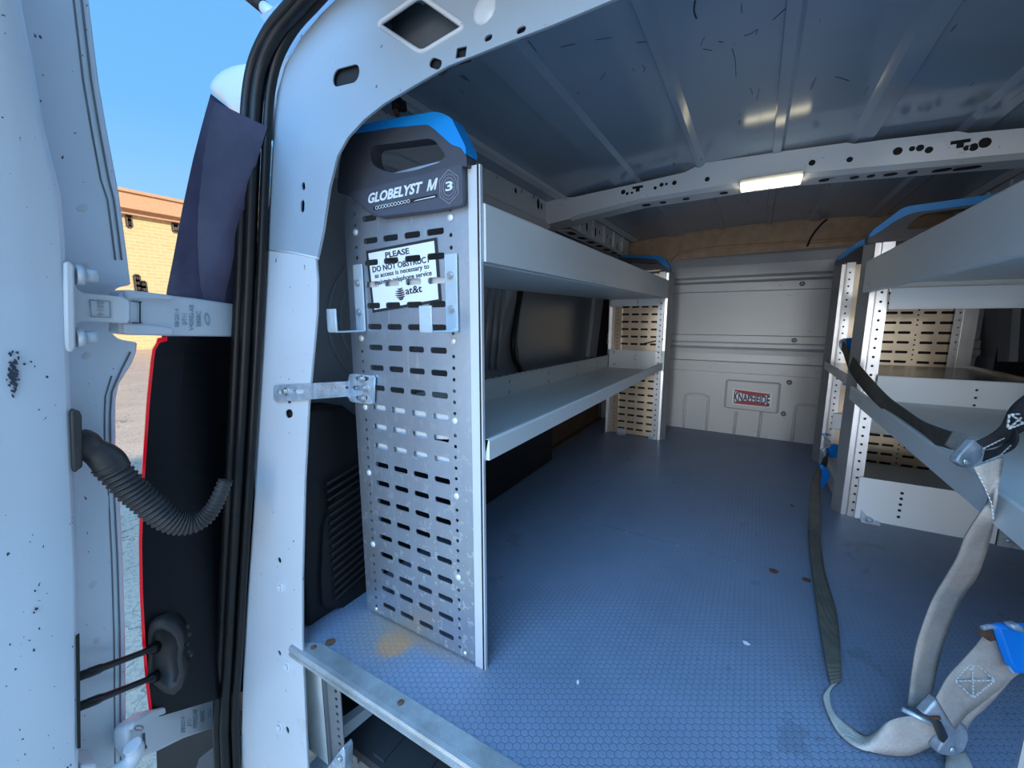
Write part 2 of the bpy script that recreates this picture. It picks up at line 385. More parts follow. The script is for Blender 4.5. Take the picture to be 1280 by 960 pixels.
g.loft([[V((x, Yb+.0012, z)) for x, z in tab_b], [V((x, Yb+.02, z-.008)) for x, z in tab_b], [V((x, Yb+.09, z-.008)) for x, z in tab_b], [V((x, Yb+.11, z+.03)) for x, z in tab_b], [V((x, Yb+.028, z+.045)) for x, z in tab_b], [V((x, Yb+.022, z+.01)) for x, z in tab_b]], closed=False, caps=False, smooth=False)
gk = G(); gk.loft([[V((x, Yb+.006, z+.006)) for x, z in tab_b], [V((x, Yb+.006, interp(tab_t, x)-.005)) for x, z in tab_b]], closed=False, caps=False, smooth=False)  # black sheet added behind the crossbow holes in place of shade
struct('trim_1', g, LGREY, label='perforated roof crossbow', extra=[(gk, BLACK)])
g = G()
for px, py, w in ((1068,224.5,.02),(1031,217,.024),(1115,209,.028),(1143,205,.018),(1180,201,.036),(1212,196.5,.05),(1090,213,.016),(808,247,.028),(829,242,.02),(858,239,.02),(905,235,.022)):
    p = hy(px, py, Yb+.045); z = interp(tab_b, p.x)-.0085
    g.prism([(a, b, z) for a, b in slot(p.x, Yb+.05, w, .022)], (0,0,-.0016))
struct('trim_1', g, BLACK, label='slots along the underside of the crossbow')

# roof side rails
def rail(s, name):
    g = plate([(.50,.91),(1.46,.957),(1.46,1.030),(.50,1.03)], [circ(1.02,1.012,.008,10,.011),circ(1.10,1.013,.004),slot(1.25,1.012,.010,.014),circ(1.21,1.004,.009),slot(1.335,1.016,.012,.014),circ(1.37,1.000,.012,10,.020),circ(1.395,.997,.008,10,.013),slot(1.44,.996,.016,.012),circ(1.06,.98,.003)] , frame((s*.695,0,0), (0,1,0), (0,0,1)), .002)
    # rolled lower lip, upper shelf up to the roof skin
    P = [(.695,.955),(.688,.945),(.70,.925),(.76,.90)]
    g.loft([[V((s*x, y, z-(.04 if y < .6 else 0))) for x, z in P] for y in (.50, .7, 1.46)], closed=False, caps=False, smooth=False)
    Q = [(.695,1.03),(.652,1.028),(.645,1.040),(.618,1.030),(.612,1.012),(.622,1.024),(.65,1.022)]
    g.loft([[V((s*x, y, z)) for x, z in Q] for y in (.50, 1.0, 1.46)], closed=False, caps=False, smooth=False)
    gk = G(); gk.box((min(s*.700, s*.702), .51, .95), (max(s*.700, s*.702), 1.45, 1.026))  # black sheet added so the rail holes read as shaded
    struct(name, g, LGREY, extra=[(gk, BLACK)])
    # forward part beyond the crossbow: lattice of punched openings
    hl = [slot(1.60+.11*i, .985-.004*i, .022, .04) for i in range(7)]+[circ(1.655+.11*i, .985, .010) for i in range(6)]
    g = plate([(1.54,.945),(2.36,.93),(2.36,1.02),(1.54,1.03)], hl, frame((s*.640,0,0), (0,1,0), (0,0,1)), .002)
    g2 = plate([(1.54,0),(2.36,0),(2.36,.06),(1.54,.06)], [slot(1.62+.115*i, .03, .075, .032) for i in range(7)], frame((s*.640-(.06 if s < 0 else 0),0,.94), (0,1,0), (1,0,0)), .002)
    g.merge(g2)
    for i in range(5): g.box((s*.640-.008,1.62+.15*i,.95), (s*.640+.008,1.635+.15*i,1.02))
    g.box((min(s*.63,s*.60),1.54,1.022), (max(s*.63,s*.60),2.38,1.03))
    g.hexa([V((s*x, y, z)) for x, y, z in ((.715,1.435,.94),(.575,1.435,.956),(.575,1.545,.956),(.715,1.545,.94),(.715,1.435,1.035),(.575,1.435,1.022),(.575,1.545,1.022),(.715,1.545,1.035))])
    gk = G(); gk.box((min(s*.648, s*.650), 1.55, .95), (max(s*.648, s*.650), 2.35, 1.015)); gk.box((min(s*.64, s*.70), 1.55, .946), (max(s*.64, s*.70), 2.35, .948))  # black sheets added behind the lattice openings, standing in for shade
    struct(name, g, LGREY, extra=[(gk, BLACK)])
rail(-1, 'trim_2'); rail(1, 'trim_3')

# bulkhead, a pressed sheet with ribs
def zb(py): return hy(940, py, 2.41).z
zp = [(-.28,0),(zb(468),0),(zb(467),-.010),(zb(454),-.010),(zb(453),.004),(zb(444),.006),(zb(438),.004),(zb(434),-.014),(zb(430),-.014),(zb(428),-.007),(zb(420),-.007),(zb(419),.002),(zb(364),.002),(zb(363),-.007),(zb(353),-.007),(zb(352),0),(zb(350),-.016),(zb(347),-.016),(zb(343),0),(zb(330),.0),(zb(318),.010),(zb(311),.035)]
g = G(); YB = lambda x: 2.416-.033*x
g.loft([[V((x, YB(x)+o*1.7, z)) for z, o in [(a, b) for a, b in zp]]+[V((x, YB(x)+.08, zp[-1][0])), V((x, YB(x)+.08, -.28))] for x in (-.78, .78)], smooth=False)
def arch(x0, x1, top, bot, r=.0065):
    pts = [(x0, bot), (x0, top-.03), (x0+.008, top-.008), (x0+.03, top), (x1-.03, top), (x1-.008, top-.008), (x1, top-.03), (x1, bot)]
    g.tube([(x, YB(x)-.001, z) for x, z in cr(pts, 3)], r, 8)
for (a, b, c, d) in ((856.5, 886, 492, 541), (995, 1075, 505, 548)):
    p, q = hy(a, c, 2.41), hy(b, c, 2.41); arch(p.x, q.x, p.z, 0)
for a in (920.5, 952):
    p = hy(a, 515, 2.41); g.tube([(p.x, YB(p.x)-.001, p.z), (p.x-.004, YB(p.x)-.001, 0)], .0065, 8)
# raised pad under the badge
p0, p1 = hy(910, 476, 2.41), hy(970, 515, 2.41)
pad = rounded([(p0.x, p1.z+.003), (p1.x, p1.z-.002), (p1.x, p0.z), (p0.x, p0.z)], .012)
pc = (sum(q[0] for q in pad)/len(pad), sum(q[1] for q in pad)/len(pad))
g.loft([[V((pc[0]+(x-pc[0])*k, YB(x)+.002-d, pc[1]+(z-pc[1])*k)) for x, z in pad] for k, d in ((1.10,0),(1.07,.014),(1.0,.020),(.95,.0205))], smooth=False)
bulk = struct('wall_front', g, BULK)
for px, py in ((1003,354.5),(993,425.5),(910,462.5),(977,467),(987,478.5),(979.5,518)):
    p = hy(px, py, 2.39); gk = G(); gk.dome((p.x, YB(p.x)-.012, p.z), (0,-1,0), .0075, .006); gd = G(); gd.cyl((p.x, YB(p.x)+.02, p.z), (p.x, YB(p.x)-.0125, p.z), .0115, 14); obj('bulkhead_bolt', gk, BOLT, bulk, extra=[(gd, DARK)])
g = G(); g.box((-.80, 2.455, .88), (.80, 2.48, 1.09))
for x0 in (0,): g.tube([(x, 2.448, z) for x, z in cr([(-.43,.86),(-.425,.90),(-.40,.935),(-.34,.957),(-.19,.965),(0,.963),(.2,.958),(.42,.957)], 4)], .007, 8)
struct('wall_front', g, BROWN)
g = G(); g.tube(cr([tuple(hy(x, y, 2.43)) for x, y in ((1034,274),(1026,281),(1015,295),(1009,308))], 4), .004, 8)
tag(obj('cable', g, BLACK), 'black cable running down the brown panel above the bulkhead', 'cable')

# side walls
def xw(z): return .80-.0*z if z < .45 else .80-(z-.45)*.11
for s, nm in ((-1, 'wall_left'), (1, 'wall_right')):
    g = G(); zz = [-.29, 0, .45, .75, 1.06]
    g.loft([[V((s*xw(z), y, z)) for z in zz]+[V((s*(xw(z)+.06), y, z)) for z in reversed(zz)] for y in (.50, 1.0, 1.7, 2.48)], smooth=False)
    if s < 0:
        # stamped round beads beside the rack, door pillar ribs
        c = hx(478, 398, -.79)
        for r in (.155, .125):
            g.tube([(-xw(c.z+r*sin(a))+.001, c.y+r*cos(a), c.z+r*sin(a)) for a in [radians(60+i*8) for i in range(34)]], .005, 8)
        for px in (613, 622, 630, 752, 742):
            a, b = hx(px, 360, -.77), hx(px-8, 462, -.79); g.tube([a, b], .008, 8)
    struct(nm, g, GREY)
# blanked window with black gasket on the left side
wn = [(656,352),(650,390),(646,425),(649,452),(660,470),(735,470),(738,440),(743,400),(750,352)]
pts = [hx(x, y, -.765) for x, y in wn]
g = G(); g.prism([(-.775, p.y, p.z) for p in pts], (.012, 0, 0))
w1 = struct('window_1', g, paint('blank_window_panel', (.19, .205, .225), .28, var=.15))
gs = [(651,362),(646,395),(641.5,425),(642.5,445),(648,457),(658,466),(700,468)]
struct('gasket', G().tube(cr([tuple(hx(x, y, -.762)) for x, y in gs], 5), .0105, 8), RUBBER, w1)
g = G(); pts = [hx(x, y, -.76) for x, y in ((742,366),(752,368),(742,446),(733,446))]
g.prism([(-.765, p.y, p.z) for p in pts], (.02, 0, 0)); struct('window_frame', g, GREY, w1)
g = G(); pts = [hx(x, y, -.75) for x, y in ((752,350),(775,350),(770,470),(744,470))]
g.prism([(-.765, p.y, p.z) for p in pts], (.004, 0, 0)); struct('window_opening', g, BLACK, w1)
# right side: dark window and pillar seen behind the shelves
g = G(); g.box((.765, 1.2, .40), (.775, 2.2, .95)); w2 = struct('window_2', g, simple('dark_side_window', (.012, .014, .018), .25))
g = G()
pts = [hx(x, y, .75) for x, y in ((1250,386),(1268,386),(1264,452),(1249,452))]
g.prism([(.745, p.y, p.z) for p in pts], (.03, 0, 0)); g.box((.745, 1.70, .38), (.775, 1.76, .95)); struct('window_frame', g, GREY, w2)

# wheel box / lower side trim in black plastic, with a vented panel at its rear end
g = G(); xt = -.712
g.prism([(xt,.425,0),(xt,1.565,0),(xt,1.565,.36),(xt,.60,.375),(xt,.54,.425),(xt,.44,.437)], (-.085, 0, 0))
side = struct('trim_4', g, BLACKP, bevel=.008)
vp = [(402,760),(400,720),(403,660),(410,632),(425,615),(462,597),(462,757)]
pv = [hx(x, y, xt+.004) for x, y in vp]
g = plate(rounded([(p.y, p.z) for p in pv], .015), [], frame((xt+.002,0,0), (0,1,0), (0,0,1)), .012)
for i in range(16):
    z = .035+i*.0165; y0 = max(.475, .475)
    g.hexa([(xt+.008,.478,z-.004),(xt+.008,.60,z+.02),(xt+.004,.60,z+.025),(xt+.004,.478,z+.001),(xt+.016,.478,z-.002),(xt+.016,.60,z+.022),(xt+.014,.60,z+.026),(xt+.014,.478,z+.002)])
struct('vent_panel', g, BLACKP, side)
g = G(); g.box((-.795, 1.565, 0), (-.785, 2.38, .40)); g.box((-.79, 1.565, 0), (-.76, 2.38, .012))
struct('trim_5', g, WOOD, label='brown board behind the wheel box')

# rear frame of the opening: pillar, header
S0 = (.385, .08)
inner = [(411,1250),(385,960),(378,800),(378,720),(381,600),(386,505),(392,440),(396.5,390),(397,350),(395,325),(398,318),(404,290),(412,235),(422,195),(435,172),(455,150),(480,130),(520,106),(560,83),(640,51),(690,32),(760,3),(800,-14),(900,-60),(1050,-110),(1290,-150),(1500,-160)]
outer = [(335,1250),(302,960),(306,800),(317,650),(326,500),(334,350),(338,250),(343,160),(347,117),(357,82),(377,48),(402,18),(435,-14),(500,-60),(600,-110),(800,-190),(1100,-260),(1500,-300)]
Ms = frame((0, S0[0], 0), (1,0,0), (0, S0[1], 1)); Mi = Ms.inverted()
def s2(px, py): p = Mi @ hs(px, py, *S0); return (p.x, p.y)
hp = []
def sl(px, py, w, h, rot=0, r=None): x, y = s2(px, py); hp.append(slot(x, y, w, h, r, 4, rot))
sl(433,95,.060,.025,-.12); sl(545,80,.022,.012,-.5); sl(577,66,.016,.012,-.15,.0008); sl(611,48,.011,.007); sl(652,38,.012,.007)
sl(380,233,.009,.013,.3); sl(379,258,.010,.020); sl(362,517,.022,.015,.25); sl(362.5,503,.010,.007); sl(350,700,.011,.011); sl(360,912,.011,.013); sl(350,816,.010,.010)
sq = rounded([s2(472,31), s2(525,-6), s2(582,34), s2(527,67)], .010, 5); hp.append(sq)
ki = [k for k, q in enumerate(inner) if q[1] <= 322][0]; ko = [k for k, q in enumerate(outer) if q[1] <= 312][0]
cutl = [s2(398,322), s2(335.3,312)]
seam_y = hs(365, 317, *S0).z; lowh = [h for h in hp if (Ms @ V((*h[0], 0))).z < seam_y]; uph = [h for h in hp if h not in lowh]
g = plate([s2(*q) for q in inner[:ki]]+cutl+[s2(*q) for q in reversed(outer[:ko])], lowh, Ms, .002)
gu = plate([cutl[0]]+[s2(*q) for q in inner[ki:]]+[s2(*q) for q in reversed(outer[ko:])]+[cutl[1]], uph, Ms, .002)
NS = Ms.to_3x3() @ V((0,0,-1))         # into the van
if NS.y < 0: NS = -NS
# return flange of the opening edge (jamb depth) and closed back of the box section
e0 = [Ms @ V((*s2(*q), 0)) for q in inner]
def outw(k):      # outward direction of the opening edge at point k
    a, b = V(s2(*inner[max(k-1, 0)])), V(s2(*inner[min(k+1, len(inner)-1)])); t = (b-a).normalized()
    return Ms.to_3x3() @ V((-t.y, t.x, 0))
e1 = [p+NS*.045+outw(k)*.085 for k, p in enumerate(e0)]
g.loft([e0, [p+NS*.004+outw(k)*.001 for k, p in enumerate(e0)], e1], closed=False, caps=False)
g.loft([e1, [p+outw(k)*.16-NS*.0 for k, p in enumerate(e1)]], closed=False, caps=False)
# folded rim round the square opening and pressed rings round the holes
def ring(px, py, w, h, rot=0, r=.0012, rr=None):
    x, y = s2(px, py); pts = slot(x, y, w, h, rr, 5, rot); pts.append(pts[0]); r *= .7
    g.tube([Ms @ V((a, b, 0)) for a, b in pts], r, 6)
ring(433,95,.072,.034,-.12); ring(606,13,.052,.032); ring(362,517,.034,.026,.2,.0015); ring(350,700,.024,.024,0,.0015); ring(360,912,.028,.028,0,.0018); ring(611,48,.026,.02); ring(440,61,.012,.01); ring(475,82,.011,.009); ring(350,815,.02,.02,0,.001); ring(360,493,.035,.034,0,.0015)
sqr = sq+[sq[0]]; g.tube([Ms @ V((a, b, 0)) for a, b in sqr], .0035, 8)
# seam across the pillar
a, b = hs(333,312,*S0), hs(398,323,*S0); g.tube([a, a.lerp(b,.6)+V((0,0,.002)), b], .0022, 6)
c = hs(606,13,*S0); g.dome(c, -NS, .017, .004)
gk = G()
for h in hp:
    if h is sq: continue
    cx_ = sum(q[0] for q in h)/len(h); cy_ = sum(q[1] for q in h)/len(h)
    gk.prism([Ms @ V((cx_+(q[0]-cx_)*1.5, cy_+(q[1]-cy_)*1.5, 0))+NS*.005 for q in h], NS*.001)  # black patches added behind the holes, painting the shade of the cavity
rear = struct('wall_rear', g, WHITE, extra=[(gu, WHITE_SHADE), (gk, BLACK)])
g = G(); n0 = NS
g.hexa([p+n0*.004 for p in (hs(470,70,*S0), hs(590,70,*S0), hs(590,-14,*S0), hs(470,-14,*S0))]+[p+n0*.046 for p in (hs(470,70,*S0), hs(590,70,*S0), hs(590,-14,*S0), hs(470,-14,*S0))])
inr = obj('header_pocket', G().prism([p+n0*.036 for p in (hs(466,34,*S0), hs(527,72,*S0), hs(590,36,*S0), hs(590,-20,*S0), hs(466,-20,*S0))], n0*.004), simple('pocket_grey', (.10,.115,.135), .5), rear)
g = G(); g.prism([p+n0*.010 for p in (hs(466,34,*S0), hs(527,72,*S0), hs(527,67,*S0), hs(474,33,*S0))], n0*.026)
obj('header_pocket', g, GREY, rear)
for px, py in ((352,734),(360,832),(351,908)):
    p = hs(px, py, *S0); h = obj('pillar_bolt', G().cyl(p, p-NS*.003, .0095, 16).cyl(p-NS*.003, p-NS*.007, .0055, 8), WHITEC, rear)
# grimy closed box of the right-hand pillar and sill, out of the frame but shading the inside
g = G(); g.box((.74, .36, -.8), (.90, .46, 1.1)); g.box((-.72, .40, -.8), (.88, .44, -.30))
pin, pou = Ms @ V((*s2(*inner[-1]), 0)), Ms @ V((*s2(*outer[-1]), 0)); ysl = lambda z: .385+.08*z
for a_, b_ in ((pin.x-.002, .70),):
    g.hexa([V((a_, ysl(pin.z), pin.z)), V((b_, ysl(pin.z-.01), pin.z-.01)), V((b_, ysl(pin.z)+.05, pin.z-.01)), V((a_, ysl(pin.z)+.05, pin.z)), V((pou.x-.03, ysl(pou.z), pou.z)), V((b_, ysl(pou.z), pou.z)), V((b_, ysl(pou.z)+.05, pou.z)), V((pou.x-.03, ysl(pou.z)+.05, pou.z))])
g.hexa([(.70,.385,-.4),(.80,.385,-.4),(.80,.45,-.4),(.70,.45,-.4),(.56,.46,pin.z),(.74,.46,pin.z),(.74,.52,pin.z),(.56,.52,pin.z)])
struct('wall_rear', g, WHITE)

# weatherstrip
sealp = [(331,1250),(296,960),(300,800),(309,650),(318,500),(326,350),(330,250),(334,165),(338,115),(347,75),(366,38),(392,8),(424,-24),(490,-70),(600,-125),(800,-205),(1100,-275),(1500,-315)]
g = G(); sa, sb = S0[0]-.012, S0[1]
P = cr([tuple(hs(x, y, sa, sb)) for x, y in sealp], 4)
g.tube(P, .0075, 10)
g.tube([V(p)+V((-.016, -.012, -.002)) for p in P], .0105, 10)
g.tube([V(p)+V((-.033, -.018, 0)) for p in P], .010, 10)
struct('trim_6', g, RUBBER, label='black rubber weatherstrip')

# aluminium nosing along the floor edge
g = G()
pr = [(.3765,-.004),(.3765,-.026),(.381,-.026),(.381,-.0275),(.379,-.0285),(.378,-.040),(.384,-.040),(.392,-.028)]
prof = [(.414,0),(.414,.002),(.386,.0030),(.379,.0015),(.377,-.003),(.377,-.007),(.379,-.008),(.379,-.010),(.3765,-.011),(.3765,-.0165),(.380,-.0175),(.392,-.0175),(.392,0)]
g.loft([[V((x+ (.042*(max(0, y-.386))/.028 if k == 0 else 0), y, z)) for y, z in prof] for k, x in enumerate((-.699, .74))], smooth=False)
nose = struct('trim_7', g, NOSE, label='ribbed aluminium nosing on the floor edge')
for px, py in ((501,878),(392,809)):
    c = hz(px, py, .003); obj('nosing_screw', G().dome(c, (0,0,1), .0055, .002), RUST, nose)
# pale brace under the floor at the left
p = [hx(x, y, -.66) for x, y in ((428,925),(428,908),(470,877),(475,885))]
g = G().prism(p, (-.02, 0, 0)); struct('trim_8', g, LGREY, label='pale brace under the raised floor')

# outside skin of the van body: roof edge, left side
g = G()
zz = [(-.62,-.90),(-.1,-.905),(.336,-.885),(.635,-.875),(.915,-.85),(1.02,-.83),(1.09,-.80)]
g.loft([[V((x, y, z)) for z, x in zz]+[V((x+.04, y, z)) for z, x in reversed(zz)] for y in (.62, 1.5, 2.7)], smooth=False)
struct('wall_left', g, WHITE, label='white outer body side')
g = G(); g.box((-.52,.50,1.131), (.8,2.7,1.20)); g.box((.86,.4,-.6), (.92,2.7,1.13)); g.box((-.92,2.5,-.6), (.92,2.7,1.1))
g.prism([(-.50,.47,1.10),(-.50,.16,1.085),(-.50,.16,1.10),(-.50,.47,1.13)], (1.2,0,0))  # unseen roof overhang added to keep light off the header
struct('wall_right', g, WHITE, label='white outer body shell with an added rear overhang')
# ================================================================== SHELVING UNITS
ROWZ = [.0311+.03703*k for k in range(21)]
def panel(cols, x0, x1, hcols, z0, z1, y, rows, skip=(), sw=.034, thick=.002):
    h = [slot(x, z, sw, .0100, .0036) for z in rows for x in cols if not (x, z) in skip]
    for x in hcols:
        z = z0+.016; k = 0
        while z < z1-.01:
            k += 1
            if not any(abs(z-q) < .008 for q in RVZ): h.append(circ(x, z, .0032, 8))
            z += .0186
    return plate([(x0, z0), (x1, z0), (x1, z1), (x0, z1)], h, frame((0, y, 0), (1,0,0), (0,0,1)), thick)
RVZ = [.1565, .3058, .4355, .5653, .752]
def post_outer(s, x, y, z1, out=1):
    """front upright; out = +1 when the flat outer side faces the rear (-y)"""
    P = [(0,0),(0,.004),(.006,.010),(.020,.034),(.030,.036),(.031,.030),(.034,.030),(.035,.036),(.046,.036),(.047,.030),(.049,.030),(.050,.036),(.060,.036),(.060,0),(.0215,0),(.021,.0035),(.0035,.0035),(.003,0)]
    return G().prism([(x+s*a, y+out*b, 0) for a, b in P], (0, 0, z1))
def cap_pts():
    F = lambda px, py: (lambda p: (p.x, p.z))(hy(px, py, .515))
    return F
def end_cap(unit, body, hole, grip, y0, y1, name='end_cap'):
    M = frame((0, (y0+y1)/2, 0), (1,0,0), (0,0,1))
    c = obj(name, plate(rounded(body, .012), [rounded(hole, .012)], M, abs(y1-y0)*.86), DARK, unit, bevel=.004)
    obj('grip_strip', plate(rounded(grip, .004, 2), [], M, abs(y1-y0)), BLUE, c, bevel=.005, label='bright blue grip strip')
    return c
def tray(name, unit, x0, x1, y0, y1, zs, lip0, lip1, back, mat=TRAY, e0=None, e1=None, dx=0, tilt=0, extra=()):
    """x0 aisle side, x1 wall side; zs shelf height; lip0..lip1 front lip; back = height of back flange; e0/e1 end brackets (y, z0, z1)"""
    s = 1 if x1 > x0 else -1
    g = G(); t = .0016
    def ring(y, k):
        X = x0+dx*k; Z = tilt*k
        return [V((X, y, lip0+Z)), V((X, y, lip1+Z-.003)), V((X+s*.002, y, lip1+Z)), V((X+s*.007, y, lip1+Z)), V((X+s*.009, y, lip1+Z-.003)), V((X+s*.010, y, zs+Z+t)), V((x1-s*.003, y, zs+Z+t)), V((x1-s*.003, y, back+Z)), V((x1-s*.013, y, back+Z)), V((x1-s*.013, y, back+Z+t)), V((x1, y, back+Z+t)), V((x1, y, zs+Z-.004)), V((X+s*.018, y, zs+Z-.004)), V((X+s*.018, y, lip0+Z+.001)), V((X+s*.018, y, lip0+Z))]
    g.loft([ring(y0, 0), ring(y1, 1)], smooth=False)
    return obj(name, g, mat, unit, extra=extra)
def bracket(parent, x0, x1, y, z0, z1, dots, s, tab=.012):
    a, b = min(x0, x1), max(x0, x1)
    h = [circ(d, z0+(z1-z0)*f, .0034, 8) for d in dots for f in (.28, .5, .72)]
    g = plate([(a, z0), (b, z0), (b, z1), (a, z1)], h, frame((0, y, 0), (1,0,0), (0,0,1)), .002)
    g.box((a, min(y, y+s*tab), z1-.0015), (b, max(y, y+s*tab), z1)); g.box((a, min(y, y+s*tab), z0), (b, max(y, y+s*tab), z0+.0015))
    return obj('end_bracket', g, LIP, parent)

# ---------------- left unit
UL = thing('shelving_unit', (-.505, 1.32, 0), 'grey shelving unit along the left wall, slotted end panel with a paper sign', 'shelf unit', 'van shelving units')
COLS = [-.5895, -.5410, -.4920, -.4435]
pan = panel(COLS, -.655, -.378, [-.6265, -.4130], .004, .835, .522, ROWZ)
obj('perforated_panel', pan, ALU, UL, label='scuffed slotted aluminium end panel nearest the doors')
gk = G(); gk.box((-.3620, .5188, 0), (-.3592, .5202, .818))
obj('upright', G().prism([(-.3568+a*-1, .5195+b, 0) for a, b in ((0,0),(.0213,0),(.0213,.036),(0,.006))], (0,0,.818)), simple('bright_post_face', (.62, .64, .67), .36, .25, scale=4, var=.06), UL, extra=[(gk, BLACK)])
g = G(); g.prism([(-.655,.5235,0),(-.655,.556,0),(-.640,.556,0),(-.640,.553,0),(-.652,.553,0),(-.652,.5265,0),(-.640,.5265,0),(-.640,.5235,0)], (0,0,.82))
obj('upright', g, ALUP, UL)
for x in (-.6255, -.4125):
    for z in RVZ: obj('rivet', G().dome((x, .5205, z), (0,-1,0), .0062, .0028), RIVET, UL)
for x, z in ((-.628, .012), (-.402, .012)): obj('rivet', G().dome((x, .5205, z), (0,-1,0), .006, .0028), BOLT, UL)
# near end cap
F = lambda px, py, Y=.513: (lambda p: (p.x, p.z))(hy(px, py, Y))
KX = lambda L: [(min(x, -.3715), z) for x, z in L]
body = [F(424,243), F(427,208), F(434,176), F(446,164), F(538,146), F(553,147), F(602,192), F(602,207), F(580,208), F(581,256), F(548,264), F(477,273), F(465,268), F(438,243)]
hole = [F(465,184), F(544,174), F(560,196), F(553,204), F(522,214), F(497,218), F(480,214), F(467,206)]
grip = [F(443,169), F(492,161.5), F(538,158), F(547,164), F(568,183), F(580,187), F(602,192.5), F(601,182), F(568,150), F(556,143.5), F(545,142), F(478,153), F(446,161), F(441,164.5)]
body = KX(body); grip = KX(grip)
CAP = end_cap(UL, body, hole, grip, .506, .534)
# raised badge plate with lettering
bp = [F(437.5,242.5,.511), F(579.5,206.5,.511), F(580.5,256,.511), F(548,263,.511), F(478,271,.511), F(466,266,.511)]
obj('badge_plate', plate(rounded(bp, .004), [], frame((0,.5098,0), (1,0,0), (0,0,1)), .006), DGREY, CAP, bevel=.0015)
FZ = .5063
def FY(px, py, Y): return hy(px, py, Y)
ga, gb, gc_ = FY(459.5,255,FZ), FY(544.5,237,FZ), FY(461.5,242.0,FZ); gm1, gm2 = ga.lerp(gb,.80), ga.lerp(gb,.885)
obj('lettering', text('GLOBELYST', (ga, gm1, gc_), .0012, .03), LETTER, CAP, label='white capital lettering')
cM = [(0,0),(.17,0),(.17,.66),(.42,0),(.58,0),(.83,.66),(.83,0),(1,0),(1,1),(.78,1),(.5,.28),(.22,1),(0,1)]; up_ = gc_-ga
gq = G()
for tri in ((0,1,11,12),(1,2,11,11),(2,3,10,11),(3,4,10,10),(4,5,9,10),(5,6,9,9),(6,7,8,9)):
    pts = []
    for i_ in tri:
        if not pts or i_ != pts[-1]: pts.append(i_)
    gq.prism([gm2.lerp(gb, cM[i_][0])+up_*cM[i_][1]+V((0,.0006,0)) for i_ in pts], (0,-.0012,0))
obj('lettering', gq, LETTER, CAP)
g = G(); a, b, c, d = FY(467,258.3,FZ), FY(546,242.6,FZ), FY(546.5,246.2,FZ), FY(467,263,FZ)
obj('badge_slot', g.prism([a, b, c, d], (0, -.0005, 0)), BLACK, CAP)
g = G()
for i in range(11):
    t = .06+i*.052; p = a.lerp(b, t); q = d.lerp(c, t); u = (b-a)*.034
    m_ = p.lerp(q, .5); 
    for k in range(2): pass
    rr = [m_+(b-a)*(.022*cos(2*pi*j/10))+(q-p)*(.46*sin(2*pi*j/10)) for j in range(11)]
    g.tube([r+V((0,-.0008,0)) for r in rr], .0005, 5)
p = a.lerp(d, .9); q = b.lerp(c, .9); g.prism([p.lerp(q,.66)+V((0,-.0008,0)), p.lerp(q,.98)+V((0,-.0008,0)), a.lerp(d,.6).lerp(b.lerp(c,.55),.98)+V((0,-.0008,0)), a.lerp(d,.6).lerp(b.lerp(c,.75),.7)+V((0,-.0008,0))], (0,-.0004,0))
obj('badge_marks', g, LETTER, CAP)
g = G(); cx = FY(561, 233.5, FZ)
def flat(pts, r): g.tube([V((cx.x+x, FZ, cx.z+z)) for x, z in pts+[pts[0]]], r, 5)
flat([(.0195*cos(radians(90+60*i)), .0235*sin(radians(90+60*i))) for i in range(6)], .00045); flat(circ(0,0,.0105,20,.0125), .0004); flat(circ(0,0,.0145,20,.017), .0003)
obj('size_emblem', g, simple('grey_emblem', (.38,.40,.44), .5), CAP)
obj('lettering', text('3', (FY(557,239.5,FZ), FY(566,237.5,FZ), FY(557,227.8,FZ)), .0012, .02), LETTER, CAP)

# sign stuck to the panel, cut by the panel's slots
def cutter():
    g = G()
    for z in ROWZ:
        if .58 < z < .78:
            for x in COLS: g.prism([(a, .505, b) for a, b in slot(x, z, .034, .0100, .0036)], (0, .03, 0))
    return g
def cut(g):
    def mk(gg):
        me = bpy.data.meshes.new('x'); me.from_pydata(gg.v, [], gg.f); bm = bmesh.new(); bm.from_mesh(me); bmesh.ops.remove_doubles(bm, verts=bm.verts, dist=1e-7); bmesh.ops.recalc_face_normals(bm, faces=bm.faces); bm.to_mesh(me); bm.free()
        o = bpy.data.objects.new('x', me); COL.objects.link(o); return o
    a, b = mk(g), mk(cutter()); md = a.modifiers.new('b', 'BOOLEAN'); md.object = b; md.operation = 'DIFFERENCE'; md.solver = 'EXACT'
    dg = bpy.context.evaluated_depsgraph_get(); dg.update(); me = bpy.data.meshes.new_from_object(a.evaluated_get(dg))
    r = G(); r.add([v.co.copy() for v in me.vertices], [list(p.vertices) for p in me.polygons])
    bpy.data.objects.remove(a); bpy.data.objects.remove(b); bpy.data.meshes.remove(me); return r if r.f else g
YL = .5203
c4 = [FY(457.6,313.8,YL), FY(546,296.7,YL), FY(552,377,YL), FY(466,391,YL)]
def L4(u, v): return (c4[0].lerp(c4[1], u)).lerp(c4[3].lerp(c4[2], u), v)
ins = [L4(.034,.045), L4(.966,.045), L4(.966,.955), L4(.034,.955)]
sign = obj('warning_sign', cut(G().prism(ins, (0, -.0005, 0))), WHITEP, UL, label='white paper sign with a black border and black printing')
M = frame((0, YL-.0003, 0), (1,0,0), (0,0,1))
obj('sign_border', cut(plate([(p.x, p.z) for p in c4], [[(p.x, p.z) for p in ins]], M, .0006)), PRINT, sign)
